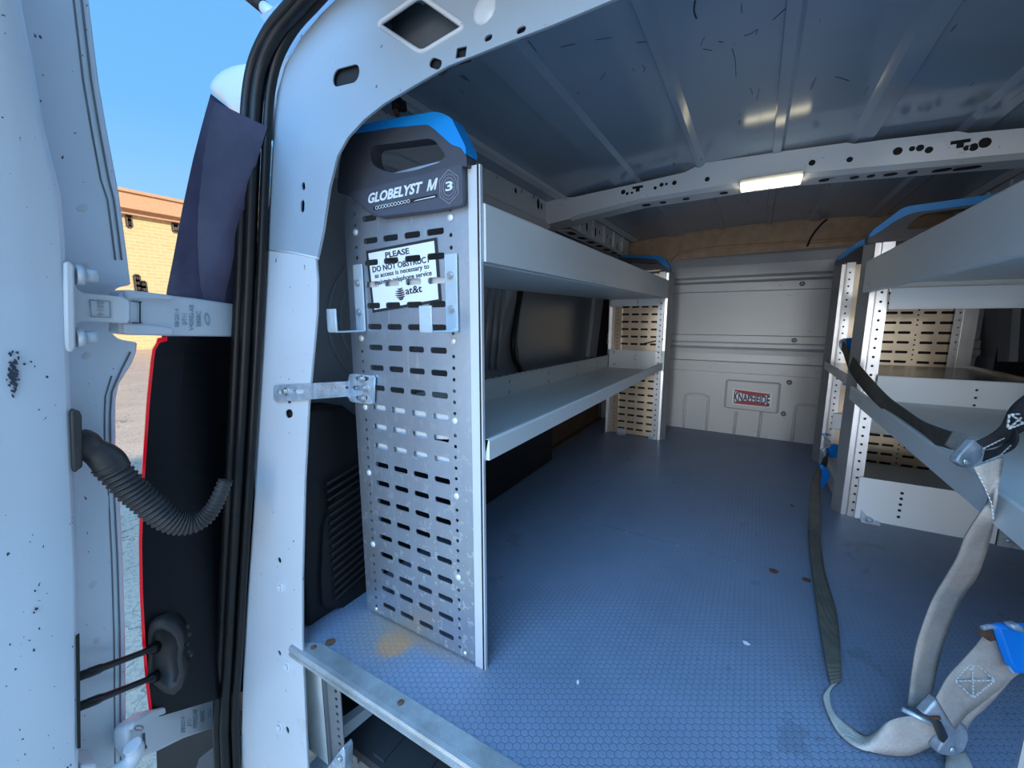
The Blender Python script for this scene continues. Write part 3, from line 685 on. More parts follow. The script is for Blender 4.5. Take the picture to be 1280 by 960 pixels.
def cut_letters(g):          # cut every letter on its own
    key = {}; idx = []
    for v in g.v: idx.append(key.setdefault((round(v.x, 6), round(v.y, 6), round(v.z, 6)), len(key)))
    par = list(range(len(key)))
    def find(i):
        while par[i] != i: par[i] = par[par[i]]; i = par[i]
        return i
    for f in g.f:
        for i in f[1:]: par[find(idx[i])] = find(idx[f[0]])
    comp = {}
    for f in g.f: comp.setdefault(find(idx[f[0]]), []).append(f)
    out = G()
    for fs in comp.values():
        used = sorted({i for f in fs for i in f}); mp = {i: k for k, i in enumerate(used)}
        c = G(); c.add([g.v[i] for i in used], [[mp[i] for i in f] for f in fs])
        z0, z1 = min(v.z for v in c.v), max(v.z for v in c.v); x0, x1 = min(v.x for v in c.v), max(v.x for v in c.v)
        if any(z0 < z+.005 and z1 > z-.005 for z in ROWZ) and any(x0 < x+.017 and x1 > x-.017 for x in COLS): c = cut(c)
        out.add(c.v, c.f)
    return out
def line(s, u0, u1, vb, vt, bold, do=True):
    q = (L4(u0, vb)+V((0,-.0009,0)), L4(u1, vb)+V((0,-.0009,0)), L4(u0, vt)+V((0,-.0009,0))); g = text(s, q, .0006, bold)
    g = cut_letters(g)
    obj('lettering', g, PRINT, sign)
line('PLEASE', .29, .63, .170, .080, .018); line('DO NOT OBSTRUCT', .075, .90, .36, .268, .018)
line('as access is necessary to', .10, .88, .478, .385, .010); line('maintain telephone service', .09, .905, .59, .49, .010)
line('at&t', .53, .76, .80, .685, .012)
g = G()
gc = L4(.45, .765); W_ = (L4(.52,.765)-gc); H_ = (L4(.45,.665)-gc)
for i, (v0, w0, w1) in enumerate(((.82,-.45,.55),(.50,-.85,.75),(.16,-1,.9),(-.18,-1,.95),(-.52,-.8,.9),(-.82,-.45,.6))):
    top, bot = [], []
    for k in range(9):
        t = w0+(w1-w0)*k/8; sag = -.14*(1-((k-4)/4)**2); th = .11*(1-((k-4.5)/4.8)**2)+.02
        top.append(gc+W_*t+H_*(v0+sag+th)); bot.append(gc+W_*t+H_*(v0+sag-th))
    g.prism([p+V((0,-.0007,0)) for p in top+bot[::-1]], (0,-.0004,0))
obj('globe_mark', g, PRINT, sign, label='black striped globe emblem')

# steel hooks bolted on the panel
def hook(px0, px1, ptop, pbot, tpx, tpy0, tpy1, lab):
    a, b = hy(px0, ptop, .5175), hy(px1, pbot, .5175); x0, x1 = a.x, b.x; z1, z0 = a.z, b.z
    xc = (x0+x1)/2; yt = None
    d = ray(tpx, tpy1); t = xc/d.x; yt = min(.50, max(.42, d.y*t)); ztop = hy(tpx, tpy0, yt).z; zb_ = hy(tpx, tpy1, yt).z
    t_ = .003; P = [(.5195, z1), (.5165, z1), (.5165, zb_+.004), (.5140, zb_+t_), (yt+.004, zb_+t_), (yt+t_, zb_+.006), (yt+t_, ztop), (yt, ztop), (yt, zb_+.003), (yt+.002, zb_), (.516, zb_), (.5195, zb_+.003)]
    w = x1-x0
    o = obj('coat_hook', G().prism([(x0, y, z) for y, z in P], (w, 0, 0)), HOOKM, UL, label=lab, bevel=.0012)
    for f in (.27, .70):
        z = z1+(zb_-z1)*f; obj('hook_bolt', G().cyl((xc,.5165,z), (xc,.5145,z), .0062, 14).cyl((xc,.5145,z), (xc,.511,z), .0045, 6), BOLT, o)
hook(441, 457, 331, 412, 415, 386, 416, 'pale bent steel hook at the wall side')
hook(555.5, 573, 318, 414, 532, 382, 416.5, 'pale bent steel hook at the aisle side')

# trays
ut = tray('upper_tray', UL, -.3535, -.655, .528, 2.125, .687, .6845, .767, .72, TRAY, dx=-.0205, tilt=.0145)
bracket(ut, -.385, -.65, .532, .63, .688, [-.515], 1); bracket(ut, -.39, -.65, 2.112, .664, .70, [-.515], -1)
SG = G()
for i in range(38):
    y = .60+i*.040; z = .4375-.0215*(y-.528)/1.6; SG.prism([(-.650+a, y+b, z+.0004) for a, b in slot(0, 0, .007, .010)], (0,0,.0006))
for y in (.80, 1.08, 1.36, 1.64, 1.9):
    for z in (.385, .418): SG.box((-.6418, y, z-.005-.0215*(y-.5)/1.6), (-.6412, y+.003, z+.005-.0215*(y-.5)/1.6))
lt = tray('lower_tray', UL, -.3505, -.655, .528, 2.125, .372, .377, .411, .436, TRAY, dx=-.031, tilt=-.0215, extra=[(SG, BLACK)])
bracket(lt, -.385, -.65, .532, .352, .445, [-.515], 1); bracket(lt, -.375, -.65, 2.110, .350, .446, [-.515], -1)
# far end frame
pan = panel([-.577, -.529, -.482, -.432], -.655, -.384, [-.617, -.408], .004, .835, 2.130, ROWZ, sw=.036)
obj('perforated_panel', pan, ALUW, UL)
def ipost(unit, s, x, y, z1):      # upright seen from the inside of its bay: grey angled face, ribs, hole strip
    g = post_outer(s, x, y+.034, z1, -1); obj('upright', g, ALUP, unit)
    obj('chamfer_face', G().prism([(x-s*.0006,y+.030,0),(x-s*.0006,y+.0345,0),(x+s*.0205,y-.0005,0),(x+s*.0195,y-.0010,0)], (0,0,z1)), ALUC, unit, label='grey angled face of the upright')
    h = [circ(x+s*.047, .02+.0262*i, .0038, 8) for i in range(int((z1-.03)/.0262))]; a, b = sorted((x+s*.036, x+s*.062))
    obj('hole_strip', plate([(a, 0), (b, 0), (b, z1), (a, z1)], h, frame((0, y-.0045, 0), (1,0,0), (0,0,1)), .002), ALUP, unit, extra=[(G().box((a+.001, y-.0033, .01), (b-.001, y-.0027, z1-.01)), BLACK)])  # black strip added behind the punched holes to paint their shade
obj('slot_shade_sheet', G().box((-.65, 2.140, .01), (-.40, 2.144, .80)), BLACK, UL)  # black sheet added behind the panel, standing in for shade in its slots
ipost(UL, -1, -.355, 2.112, .822)
g = G(); g.prism([(-.655,2.129,0),(-.655,2.10,0),(-.652,2.10,0),(-.652,2.125,0),(-.635,2.125,0),(-.635,2.129,0)], (0,0,.82)); obj('upright', g, ALUP, UL)
g = G(); g.box((-.597,2.118,0), (-.594,2.129,.82)); obj('panel_fold', g, ALUP, UL)
for x, z in ((-.62,.37),(-.62,.43),(-.385,.37),(-.385,.43)): obj('rivet', G().dome((x, 2.107, z), (0,-1,0), .006, .003), BOLT, UL)
g = G(); tp = [hy(801,431,2.115), hy(808,429,2.112), hy(829,424,2.11)]; g.tube(tp, .003, 6); g.tube([tp[1], tp[1]+V((-.02,0,-.008))], .004, 6); obj('cable_tie', g, BLACK, UL)
for x in (-.57, -.41):
    g = G(); g.box((x-.02, 2.10, 0), (x+.02, 2.128, .004)); g.box((x-.02, 2.122, 0), (x+.02, 2.126, .03)); g.cyl((x,2.11,.004), (x,2.11,.014), .008, 6); obj('foot_bracket', g, ZINC, UL)
sh = lambda P: P
c2 = end_cap(UL, [(x+.001, z+.003) for x, z in body[:8]+[(-.38, .815), (-.64, .815)]], hole, grip, 2.105, 2.151)

# ---------------- right unit
UR = thing('shelving_unit', (.46, 1.35, 0), 'grey shelving unit along the right wall behind the hanging straps', 'shelf unit', 'van shelving units')
XR = .2525
ipost(UR, 1, XR, 1.565, .812); ipost(UR, 1, XR, 2.105, .818)
g = G(); g.box((.655, 1.56, 0), (.68, 1.60, .81)); obj('upright', g, ALUP, UR)
g = G(); g.prism([(.672,2.14,0),(.672,2.10,0),(.635,2.10,0),(.635,2.104,0),(.66,2.106,0),(.66,2.14,0)], (0,0,.82)); obj('upright', g, ALUP, UR)
obj('hole_strip', plate([(.612,0),(.640,0),(.640,.82),(.612,.82)], [circ(.626, .02+.0262*i, .0036, 8) for i in range(30)], frame((0,2.104,0), (1,0,0), (0,0,1)), .002), ALUP, UR)
pan = panel([.352, .3975, .443, .487, .552, .599], .30, .665, [.520], .004, .835, 2.120, ROWZ, sw=.036)
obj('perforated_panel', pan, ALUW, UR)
obj('slot_shade_sheet', G().box((.32, 2.132, .01), (.66, 2.136, .80)), BLACK, UR)  # black sheet added to darken the slots of the right far panel
# near bay: long lips run on towards the doors
ur = tray('upper_tray', UR, XR, .672, .552, 1.535, .702, .674, .760, .73, TRAY)
bracket(ur, .314, .66, 1.540, .627, .684, [], -1); obj('end_plate', G().box((.306, 1.545, .684), (.66, 1.549, .722)), TRAY, ur)
lr = tray('lower_tray', UR, XR, .672, .552, 1.535, .368, .368, .4065, .44, TRAY)
bracket(lr, .312, .66, 1.540, .349, .4415, [.513], -1)
g = G(); g.box((.305, 1.552, .0), (.602, 1.556, .131)); KG = g; g = G()
for z in (.028,.048,.066,.084,.101): p = (.403, 1.5515, z); g.cyl(p, (p[0], 1.5508, z), .0042, 10)
obj('kick_plate', KG, LIP, UR, extra=[(g, BLACK)])
g = G(); g.prism([(.318, 1.548, .0), (.345, 1.548, 0), (.318, 1.548, .03)], (0,.006,0)); g.box((.316, 1.525, 0), (.36, 1.55, .004)); g.cyl((.337,1.536,.004), (.337,1.536,.013), .008, 6); obj('foot_bracket', g, ZINC, UR)
# far bay
fl = tray('lower_tray', UR, XR, .672, 1.605, 2.10, .424, .400, .432, .436, simple('worn_tray_top', (.30,.30,.29), .22, .3, var=.3, scale=9))
fb = tray('lower_tray', UR, XR+.02, .672, 1.605, 2.10, .03, .0, .06, .17, TRAY)
bracket(fb, .30, .66, 2.095, .155, .22, [], -1)
# end caps
def rcap(y0, y1):
    B = [(.2535,.812),(.2535,.832),(.268,.842),(.322,.889),(.340,.896),(.640,.912),(.672,.885),(.676,.812)]
    H = [(.330,.842),(.352,.872),(.372,.880),(.590,.889),(.610,.870),(.600,.845),(.560,.838)]
    Gp = [(.2525,.830),(.262,.831),(.282,.845),(.306,.866),(.328,.879),(.348,.884),(.640,.899),(.668,.884),(.672,.892),(.640,.919),(.328,.902),(.316,.897),(.262,.848)]
    return end_cap(UR, B, H, Gp, y0, y1)
rcap(1.560, 1.606); rcap(2.100, 2.146)
g = G(); g.box((.604, 1.545, 0), (.668, 1.552, .062))
for x, z in ((.622,.018),(.622,.038)): g.dome((x, 1.545, z), (0,-1,0), .006, .003)
obj('foot_plate', g, ZINC, UR)
# near end frame, only its lowest corner shows at the right edge of the view
obj('upright', post_outer(1, XR, .540, .818), ALUP, UR)
g = G(); g.box((.655, .54, 0), (.68, .58, .81)); obj('upright', g, ALUP, UR)
# ================================================================== REAR DOOR, HINGES, LAMP
EMB = simple('embossed_marks', (.34, .38, .43), .5)
def dep(p): return (V(p)-CAM).dot(cF)
tF = [(-150,100),(0,113),(100,125),(160,135),(240,150),(300,158),(356,165),(360,147),(376,140),(415,140),(424,150),(428,173),(440,172),(455,166),(480,150),(500,146),(560,146),(620,151),(700,155),(800,158),(960,159),(1150,160)]
tA = [(-150,5),(0,25),(80,40),(150,52),(240,74),(300,79),(400,83),(480,86),(560,89),(700,95),(800,96),(960,97),(1150,98)]
tB = [(-150,-20),(0,-2),(240,14),(480,25),(700,36),(960,30),(1150,30)]
DW = paint('door_paint', (.68, .76, .84), .34, specks=1.6, coat=.25)
rows = sorted(set([y for y, _ in tF]+[y for y, _ in tA]+list(range(-150, 1151, 50))))
rings = []
for py in rows:
    A = hside(interp(tA,py), py, .07); B = hside(interp(tB,py), py, .082); Fp = hside(interp(tF,py), py, 0); z = A.z
    xs_ = interp(SIDE, z); st = V((xs_+.002, A.y+.004, z))
    if Fp.y < st.y+.012: Fp = V((Fp.x, st.y+.012, Fp.z))
    L0 = V((B.x+.004, B.y-.12, B.z)); L1 = V((B.x+.006, B.y-.5, B.z))
    mid = st.lerp(Fp, .55); mid.x += .003
    mA = A.lerp(B, .22); mA.x = A.x+.0045
    Z_ = Fp.z
    rings.append([L1, L0, B, mA, A, A+V((-.010,.0035,0)), st, mid, Fp, Fp+V((-.012,-.002,0)), V((xs_-.035, A.y, z)), V((xs_-.045, L1.y, z))])
door = struct('door_1', G().loft(rings, smooth=False), DW, bevel=.004, label='open white rear door, inner side facing the van')
# sealer seams along the edge flange
for off in (-9, -17):
    g = G()
    for seg in ((-100, 345), (440 if off == -9 else 470, 1000)):
        pts = []
        for py in range(seg[0], seg[1], 25):
            o2 = off*(1 if py < 480 else .9); pts.append(hside(interp(tF,py)+o2*(1+.25*(py < 250)), py, .0022))
        g.tube(pts, .0011, 5)
    struct('edge_seam', g, simple('grey_sealer', (.16,.18,.21), .5), door)
# soft pressed shapes: bead, dimples
for px, py in ((100,257),(104,330),(105,443),(113,731),(118,801),(116,920),(100,880)):
    p = hside(px, py, .002); struct('pressed_dimple', G().dome(p, (1,-.3,0), .007, .0018), WHITEC, door)
g = G(); a = [hside(x, y, .0715) for x, y in ((95.5,795),(99.5,792),(101,935),(97,936))]; struct('dark_slot', G().prism(a, (-.002,0,0)), BLACK, door)
# chipped paint patch
g = G(); random.seed(3)
for i in range(80):
    px, py = random.gauss(17, 3.5), random.gauss(466, 12); p = hside(px, py, .0835); r = random.uniform(.0005, .0016)
    pts = [p+V((0, r*cos(t)*random.uniform(.5,1.4), r*1.8*sin(t)*random.uniform(.5,1.3))) for t in [k*pi/3 for k in range(6)]]; g.prism(pts, (.0006,0,0))
for px, py in ((30,455),(38,452),(43,458),(58,471),(40,668),(28,672),(36,676),(35,659),(43,738),(45,760),(42,765),(36,800),(42,812),(50,127),(49,47),(43,46),(53,95),(88,955),(84,958)):
    p = hside(px, py, .080); r = random.uniform(.0006,.0015); g.prism([p+V((.002, r*cos(t)*random.uniform(.5,1.4), r*sin(t)*1.6*random.uniform(.4,1.3))) for t in [k*pi/3 for k in range(6)]], (.0006,0,0))
ch = struct('paint_chips', g, simple('chipped_primer', (.035,.045,.07), .6), door); ch['kind'] = 'stuff'

# upper hinge: leaf bolted to the door
q = [hside(x, y, .075) for x, y in ((80,329),(83,326),(91,328),(94,333),(95.5,432),(94,439),(86,441),(82,434))]
g = G(); g.prism(q, (-.055,0,0)); hb = struct('hinge_leaf', g, WHITEC, door, bevel=.003)
q = [hside(x, y, .055) for x, y in ((92,352),(97,362),(105,366),(140,369.5),(152,371),(161,374.5),(163,380),(163,400),(160,404.5),(140,403),(105,402),(97,405),(92,412))]
struct('hinge_arm', G().prism(q, (-.025,0,0)), WHITEC, hb, bevel=.003)
for px, py in ((95,343),(96,422)):
    a = hside(px-2, py, .062); u = V((0,1,0))
    struct('hinge_bolt', G().cyl(a, a+u*.007, .0125, 16).cyl(a+u*.007, a+u*.020, .0085, 6), WHITEC, hb)
O_, A_, B_ = hside(121.5,376,.0565), hside(121.5,395,.0565), hside(130,376,.0565)
struct('lettering', text('2014', (O_, A_, B_), .0008, .01), EMB, hb)
rr = [hside(x, y, .0562) for x, y in ((112,375),(137,377),(138,397),(114,396),(112,375))]; struct('stamp_frame', G().tube(rr, .0008, 5), EMB, hb)

# body half of the hinges
def pxplane(A, B):
    n = (V(B)-V(A)).cross(V((0,0,1))).normalized(); return (V(A), n)
def pxp(pts, pl, off=0): return [hpl(x, y, pl[0], pl[1])+pl[1]*off for x, y in pts]
pl = pxplane(hside(155,390,.035), hs(290,400,.40,.0)); 
if pl[1].dot(CAM-pl[0]) < 0: pl = (pl[0], -pl[1])
hinge = thing('door_hinge', hside(160,420,.02), 'upper white cast hinge arm between the open door and the pillar', 'hinge', 'white door hinge arms')
q = pxp(((150,369),(152,364),(160,362.5),(200,367.5),(245,373),(300,381),(298,421),(240,420),(175,419),(152,417),(148.5,413),(150,410)), pl)
obj('hinge_body', G().prism(q, pl[1]*-.022), WHITEC, hinge, bevel=.004)
for qq in (((152,364),(160,362.5),(200,367.5),(216,370),(213,376),(175,374),(156,374)), ((151,404),(180,405),(213,409),(214,420),(175,419),(152,417))):
    obj('hinge_rib', G().prism(pxp(qq, pl, .006), pl[1]*-.01), WHITEC, hinge, bevel=.003)
obj('hinge_gap', G().prism(pxp(((162,376),(174,378),(174,403),(162,403)), pl, .001), pl[1]*-.001), WHITEC, hinge)
obj('hinge_pin', G().prism(pxp(((163,376),(175,377),(175,378.4),(173.6,378.5),(173.6,402.5),(175,402.6),(175,404),(163,404),(163,403),(172.4,403),(172.4,377.6),(163,377)), pl, .0035), pl[1]*-.001), BLACK, hinge)
def vtext(body, x, y0, y1, w, pln=None, bold=.006):      # raised casting marks reading upwards
    p_ = pln or pl; P3 = [hpl(a, b, *p_)+p_[1]*.0004 for a, b in ((x+w, y1), (x+w, y0), (x, y1))]
    return text(body, P3, .0016, bold)
for body, x, y0, y1 in (('08/2014',218,386,409),('DT11',227.5,392,406),('V42952-AB',236,381,413),('E8S8C',245,389,408)):
    obj('lettering', vtext(body, x, y0, y1, 5.5), EMB, hinge)
c = hpl(258.5, 398.5, *pl); uu = pl[1].cross(V((0,0,1))).normalized(); g = G()
g.tube([c+pl[1]*.0006+uu*(.0045*cos(t))+V((0,0,.010*sin(t))) for t in [2*pi*k/16 for k in range(17)]], .0007, 5)
g.tube([c+pl[1]*.0006+uu*(.0035*cos(t))+V((0,0,.0075*sin(t))) for t in [2*pi*k/12 for k in range(13)]], .0006, 5)
obj('oval_emblem', g, EMB, hinge)
# lower hinge
pl2 = pxplane(hside(170,915,.035), hs(285,880,.40,.0))
if pl2[1].dot(CAM-pl2[0]) < 0: pl2 = (pl2[0], -pl2[1])
hinge2 = thing('door_hinge', hside(175,945,.02), 'lower white cast hinge arm beside the black bumper corner', 'hinge', 'white door hinge arms')
q = pxp(((160,913),(163,904),(172,897),(186,888),(225,878),(285,858),(285,904),(232,922),(200,938),(186,944),(170,946),(161,932)), pl2)
obj('hinge_body', G().prism(q, pl2[1]*-.022), WHITEC, hinge2, bevel=.004)
obj('hinge_rib', G().prism(pxp(((160,913),(163,904),(172,897),(186,888),(225,878),(285,858),(285,864),(226,886),(190,897),(176,908)), pl2, .006), pl2[1]*-.01), WHITEC, hinge2, bevel=.003)
c = hpl(168, 911, *pl2); obj('hinge_pin', G().tube([hpl(168+5.5*cos(t), 911+3*sin(t), *pl2)+pl2[1]*.0065 for t in [2*pi*k/14 for k in range(15)]], .0006, 5), DARK, hinge2)
obj('hinge_pin', G().prism(pxp(((177,917),(179,916),(179.5,930),(182,934),(180,937),(177.5,932)), pl2, .003), pl2[1]*-.001), DARK, hinge2)
for body, x, y0, y1 in (('08/2014',226,896,916),('DT11',234,898,908),('V42952-AB',241,887,911),('E8S8C',250,888,902)):
    obj('lettering', vtext(body, x, y0, y1, 5, pl2), EMB, hinge2)
c = hpl(262, 891, *pl2); g = G()
g.tube([c+pl2[1]*.0006+pl2[1].cross(V((0,0,1))).normalized()*(.0045*cos(t))+V((0,0,.009*sin(t))) for t in [2*pi*k/16 for k in range(17)]], .0007, 5); obj('oval_emblem', g, EMB, hinge2)
P = [hside(x, y, .06) for x, y in ((165,932),(169,938),(166,948),(158,957),(146,965),(125,975))]; struct('hinge_arm', G().tube(cr([tuple(p) for p in P], 4), .012, 10), WHITEC, door)
struct('hinge_leaf', G().prism([hside(x, y, .065) for x, y in ((101,957),(122,955),(123,1000),(101,1000))], (-.04,0,0)), WHITEC, door, bevel=.003)

# tail lamp column at the outer corner
def lampcol(tab, y0, y1, step=20):
    rr = []; ys = [y0+i*(y1-y0)/max(1, round((y1-y0)/step)) for i in range(max(1, round((y1-y0)/step))+1)]
    for py in ys:
        L = hside(interp(tab,py), py, 0); R_ = hs(interp([(117,299),(170,304),(220,308)], py), py-max(0, py-760)*.26+max(0, 165-py)*.82, .41, .08)
        rr.append([L, L.lerp(R_, .25)+V((.004,.004,0)), L.lerp(R_, .6)+V((.004,.004,0)), R_, R_+V((-.02,.07,0)), V((L.x-.035, L.y+.10, L.z)), V((L.x-.018, L.y+.01, L.z))])
    return G().loft(rr, smooth=False)
lamp = thing('tail_lamp', hside(200,890,0), 'tall tail lamp in the gap, black inner side with a thin red lens edge', 'tail lamp')
tu = [(110,266),(118,263),(150,254),(200,241),(260,228),(320,217),(370,207),(418,202)]
obj('upper_housing', lampcol(tu, 117, 424), LAMPD, lamp, label='glossy dark upper cover')
tl = [(421,204),(428,194),(440,190),(500,184),(560,180),(620,176),(680,174),(740,175),(800,178),(850,182),(900,188)]
obj('lower_housing', lampcol(tl, 421, 899), LAMPB, lamp, label='matt black inner side')
rr = []
for py in range(425, 901, 12):
    wd = 3.6
    a = hside(interp(tl,py)+wd, py, .005); b = hside(interp(tl,py)-.5, py, .0035); rr.append([a, b, V((b.x-.030,b.y+.0095,b.z)), V((a.x-.030,a.y+.010,a.z))])
g = G().loft(rr, smooth=False); q = [hside(x, y, .0045) for x, y in ((195,430),(197,423),(209,420.5),(209,426),(200,428.5))]; g.prism(q, (-.02,.006,0))
obj('red_lens', g, RED, lamp)
for a, b in (((283,178.5),(303,185)),((282,204.5),(302,208)),((266,311),(296,317)),((263,335.5),(295,338.5))):
    p, q = hs(*a, .385, .08), hs(*b, .385, .08); obj('cover_rib', G().tube([p, q], .0013, 6), simple('rib_grey', (.22,.21,.24), .5), lamp)
# white roof corner beside the top of the lamp
ol_ = [(266.5,113),(270,104),(277,95),(288,86),(303,79.5),(330,76),(335,120),(325,170),(303,153),(293,140),(284,131),(270,120)]
pr_ = [hs(x, y, .405, .08) for x, y in ol_]; cc = sum(pr_, V())/len(pr_)
g = G(); g.loft([[cc+(p-cc)*k+V((0,-d,0)) for p in pr_] for k, d in ((1,-.07),(1,-.02),(.93,.004),(.75,.016),(.4,.022),(.1,.023))])
tag(obj('roof_corner', g, WHITE), 'rounded white body corner above the tail lamp', 'body panel')
# bumper corner below
g = G(); q = [hs(x, y, .385, .03) for x, y in ((194,900),(270,890),(310,888),(310,1010),(198,1010))]; g.prism(q, (-.02,.12,0))
bump = tag(obj('bumper_corner', g, BLACKP), 'black plastic bumper corner under the lower hinge arm', 'bumper')
q = [hs(x, y, .365, .03) for x, y in ((241,975),(247,950),(262,938),(275,931),(300,920),(300,1000),(241,1000))]; obj('bumper_step', G().prism(q, (-.005,.03,0)), DARK, bump, bevel=.004)

# ribbed wiring conduit from the door to the pillar
wc = thing('wiring_conduit', hside(105,600,.05), 'ribbed black rubber conduit drooping from the door to the pillar', 'conduit')
q = [hside(x, y, .075) for x, y in ((88,516),(90,513),(100,513),(103,520),(104,584),(98,588),(94,592),(91,586))]
obj('mounting_flange', G().prism(q, (-.05,0,0)), CONDUIT, wc, bevel=.003)
D0 = dep(hside(104,553,.05)); D1 = .695
def cpath(tab, n):
    L = cr(tab, n); out = []
    for x, y, r in L:
        t = (x-104)/(285-104); D = D0+(D1-D0)*max(0,t); out.append((hd(x, y, D), r*D/FPX))
    return out
c1 = cpath([(98,552,17),(106,556,17),(115,562,15),(126,568,16.5),(136,577,17.5),(142,588,17)], 5)
obj('conduit_elbow', G().tube([p for p, r in c1], [r for p, r in c1], 18), CONDUIT, wc)
c2_ = cpath([(135,580,16.5),(150,596,16),(165,612,16),(180,625,15.5),(196,639,15),(212,650,14.3),(228,655,13.2),(243,654,11.5),(257,646,10),(267,634,9),(275,618,8.2),(282,600,7.8)], 9)
pts, rad = [], []
for i in range(len(c2_)-1):
    for k in range(4):
        t = k/4; p = c2_[i][0].lerp(c2_[i+1][0], t); r = c2_[i][1]*(1-t)+c2_[i+1][1]*t
        pts.append(p); rad.append(r*(1.0+.09*cos(2*pi*len(pts)/11)))
obj('conduit_hose', G().tube(pts, rad, 18), CONDUIT, wc, label='ribbed rubber hose')

# grommet on the lamp side with two cables from the door
gm = thing('cable_grommet', hside(212,865,.01), 'oval black rubber grommet holding two thin black cables from the door', 'grommet')
P0 = hside(212,820,.018); n_ = V((.80,-.60,.05)).normalized(); u_ = V((0,0,1)).cross(n_).normalized(); w_ = n_.cross(u_)
def gp(px, py): return hpl(px, py, P0, n_)
ogp = [(187,790),(189,782),(195,777),(205,776),(217,782),(225,792),(228,805),(226,822),(229,840),(226,856),(217,864),(206,861),(194,850),(187,838),(188,815)]
R3 = [gp(*q) for q in ogp]; cc = sum(R3, V())/len(R3)
g = G(); g.loft([[cc+(p-cc)*k+n_*d for p in R3] for k, d in ((1.08,-.03),(1.08,-.012),(1.1,.0),(1.02,.007),(.88,.009),(.76,.004),(.70,-.004),(.05,-.004))])
obj('grommet_body', g, CONDUIT, gm)
for (a, b) in (((92,847),(197,807)), ((92,885),(196,843))):
    s = hside(a[0]+3, a[1], .045); e = gp(*b)+n_*.004; s2_ = s.lerp(e, .2)
    g = G(); g.tube([s, s.lerp(e,.12), s.lerp(e,.125), s.lerp(e,.26), s.lerp(e,.3), s.lerp(e,.55), s.lerp(e,.86), s.lerp(e,.9), e], [.0066,.0066,.0070,.0070,.0056,.0050,.0050,.0072,.0105], 10); obj('cable', g, RUBBER, gm)
g = G()
for a in ((232,790),(234,800),(231,812),(233,822),(236,826)):
    p = gp(*a)-n_*.012; g.tube([p, p+V((.003,0,.006))], .003, 6)
obj('clip_teeth', g, CONDUIT, gm)

# bar of a roof rack
a, b, c = hd(296,-18,1.15), hd(331,10,1.1), hd(352,27,1.07)
rk = thing('roof_rack_bar', b, 'roof rack bar end, black with a white tip, above the rear door', 'rack bar')
obj('bar_tube', G().cyl(a, b, .0165, 18), BLACKP, rk); obj('bar_tip', G().cyl(b, c, .0155, 18), WHITEC, rk)
# ================================================================== OUTSIDE
g = G(); g.box((-90, -60, -.80), (60, 80, -.75)); gr = struct('floor', g, ASPH, label='sunlit cracked asphalt outside')
XB = -24.0; zt = hx(152,242,XB).z; y_at = lambda px, py: hx(px, py, XB).y
zf = hx(155,262,XB).z
bd = thing('brick_building', (XB, 8, -.75), 'sunlit tan brick building with a flat brown roof edge', 'building')
g = G(); g.box((XB-6, -30, -.75), (XB, 60, zf+.2)); obj('brick_wall', g, BRICK, bd)
FAS = simple('brown_fascia', (.62, .36, .22), .7)
g = G(); g.box((XB-6.2, -30.4, zf), (XB+.5, 60.4, zt)); g.box((XB-6.3, -30.5, zt), (XB+.6, 60.5, zt+.12)); g.box((XB-.3, -30.3, zf-.2), (XB+.25, 60.3, zf))
obj('roof_fascia', g, FAS, bd)
WF = simple('window_frame_dark', (.05, .045, .04), .5)
for (x0, y0, x1, y1) in ((156.5,258,164.5,284),(168,344,176,364),(214.5,268,222.5,290),(176,352,184,372)):
    a, b = hx(x0, y0, XB), hx(x1, y1, XB); ya, yb = sorted((a.y, b.y)); za, zb2 = sorted((a.z, b.z))
    g = G(); h = (zb2-za)/3; w_2 = (yb-ya)/2
    for k_ in range(4): g.box((XB-.02, ya, za+h*k_-.05), (XB+.06, yb, za+h*k_+.05))
    for k_ in range(3): g.box((XB-.02, ya+w_2*k_-.05, za), (XB+.06, ya+w_2*k_+.05, zb2))
    wf = obj('window', g, WF, bd)
    obj('pane', G().box((XB-.01, ya, za), (XB+.03, yb, zb2)), GLASSY if x0 < 200 else simple('sky_pane', (.45,.55,.65), .2), wf)
# unseen building added behind the van doors to be mirrored in the shelving metal
b2 = thing('brick_building', (4, -16, -.75), 'unseen long tan brick building added behind the van for its reflection', 'building')
g = G(); g.box((-20, -20, -.75), (26, -14, 2.6)); obj('brick_wall', g, BRICK, b2)  # wall of the added unseen building behind the van
g = G(); g.box((-20.4, -20.3, 2.6), (26.4, -13.6, 3.1)); obj('roof_fascia', g, FAS, b2)  # roof edge of the added unseen building behind the van
b3 = thing('brick_building', (9, 10, -.75), 'unseen taller tan brick building added on the right to shade the van', 'building')  # unseen building added to block the sun from van, door and ground
g = G(); g.box((6, -1, -.75), (14, 50, 5.2)); obj('brick_wall', g, BRICK, b3)  # wall of the added unseen building on the right
g = G(); g.box((5.7, -1.3, 5.2), (14.3, 50.3, 5.5)); obj('roof_fascia', g, FAS, b3)  # roof edge of the added unseen building on the right
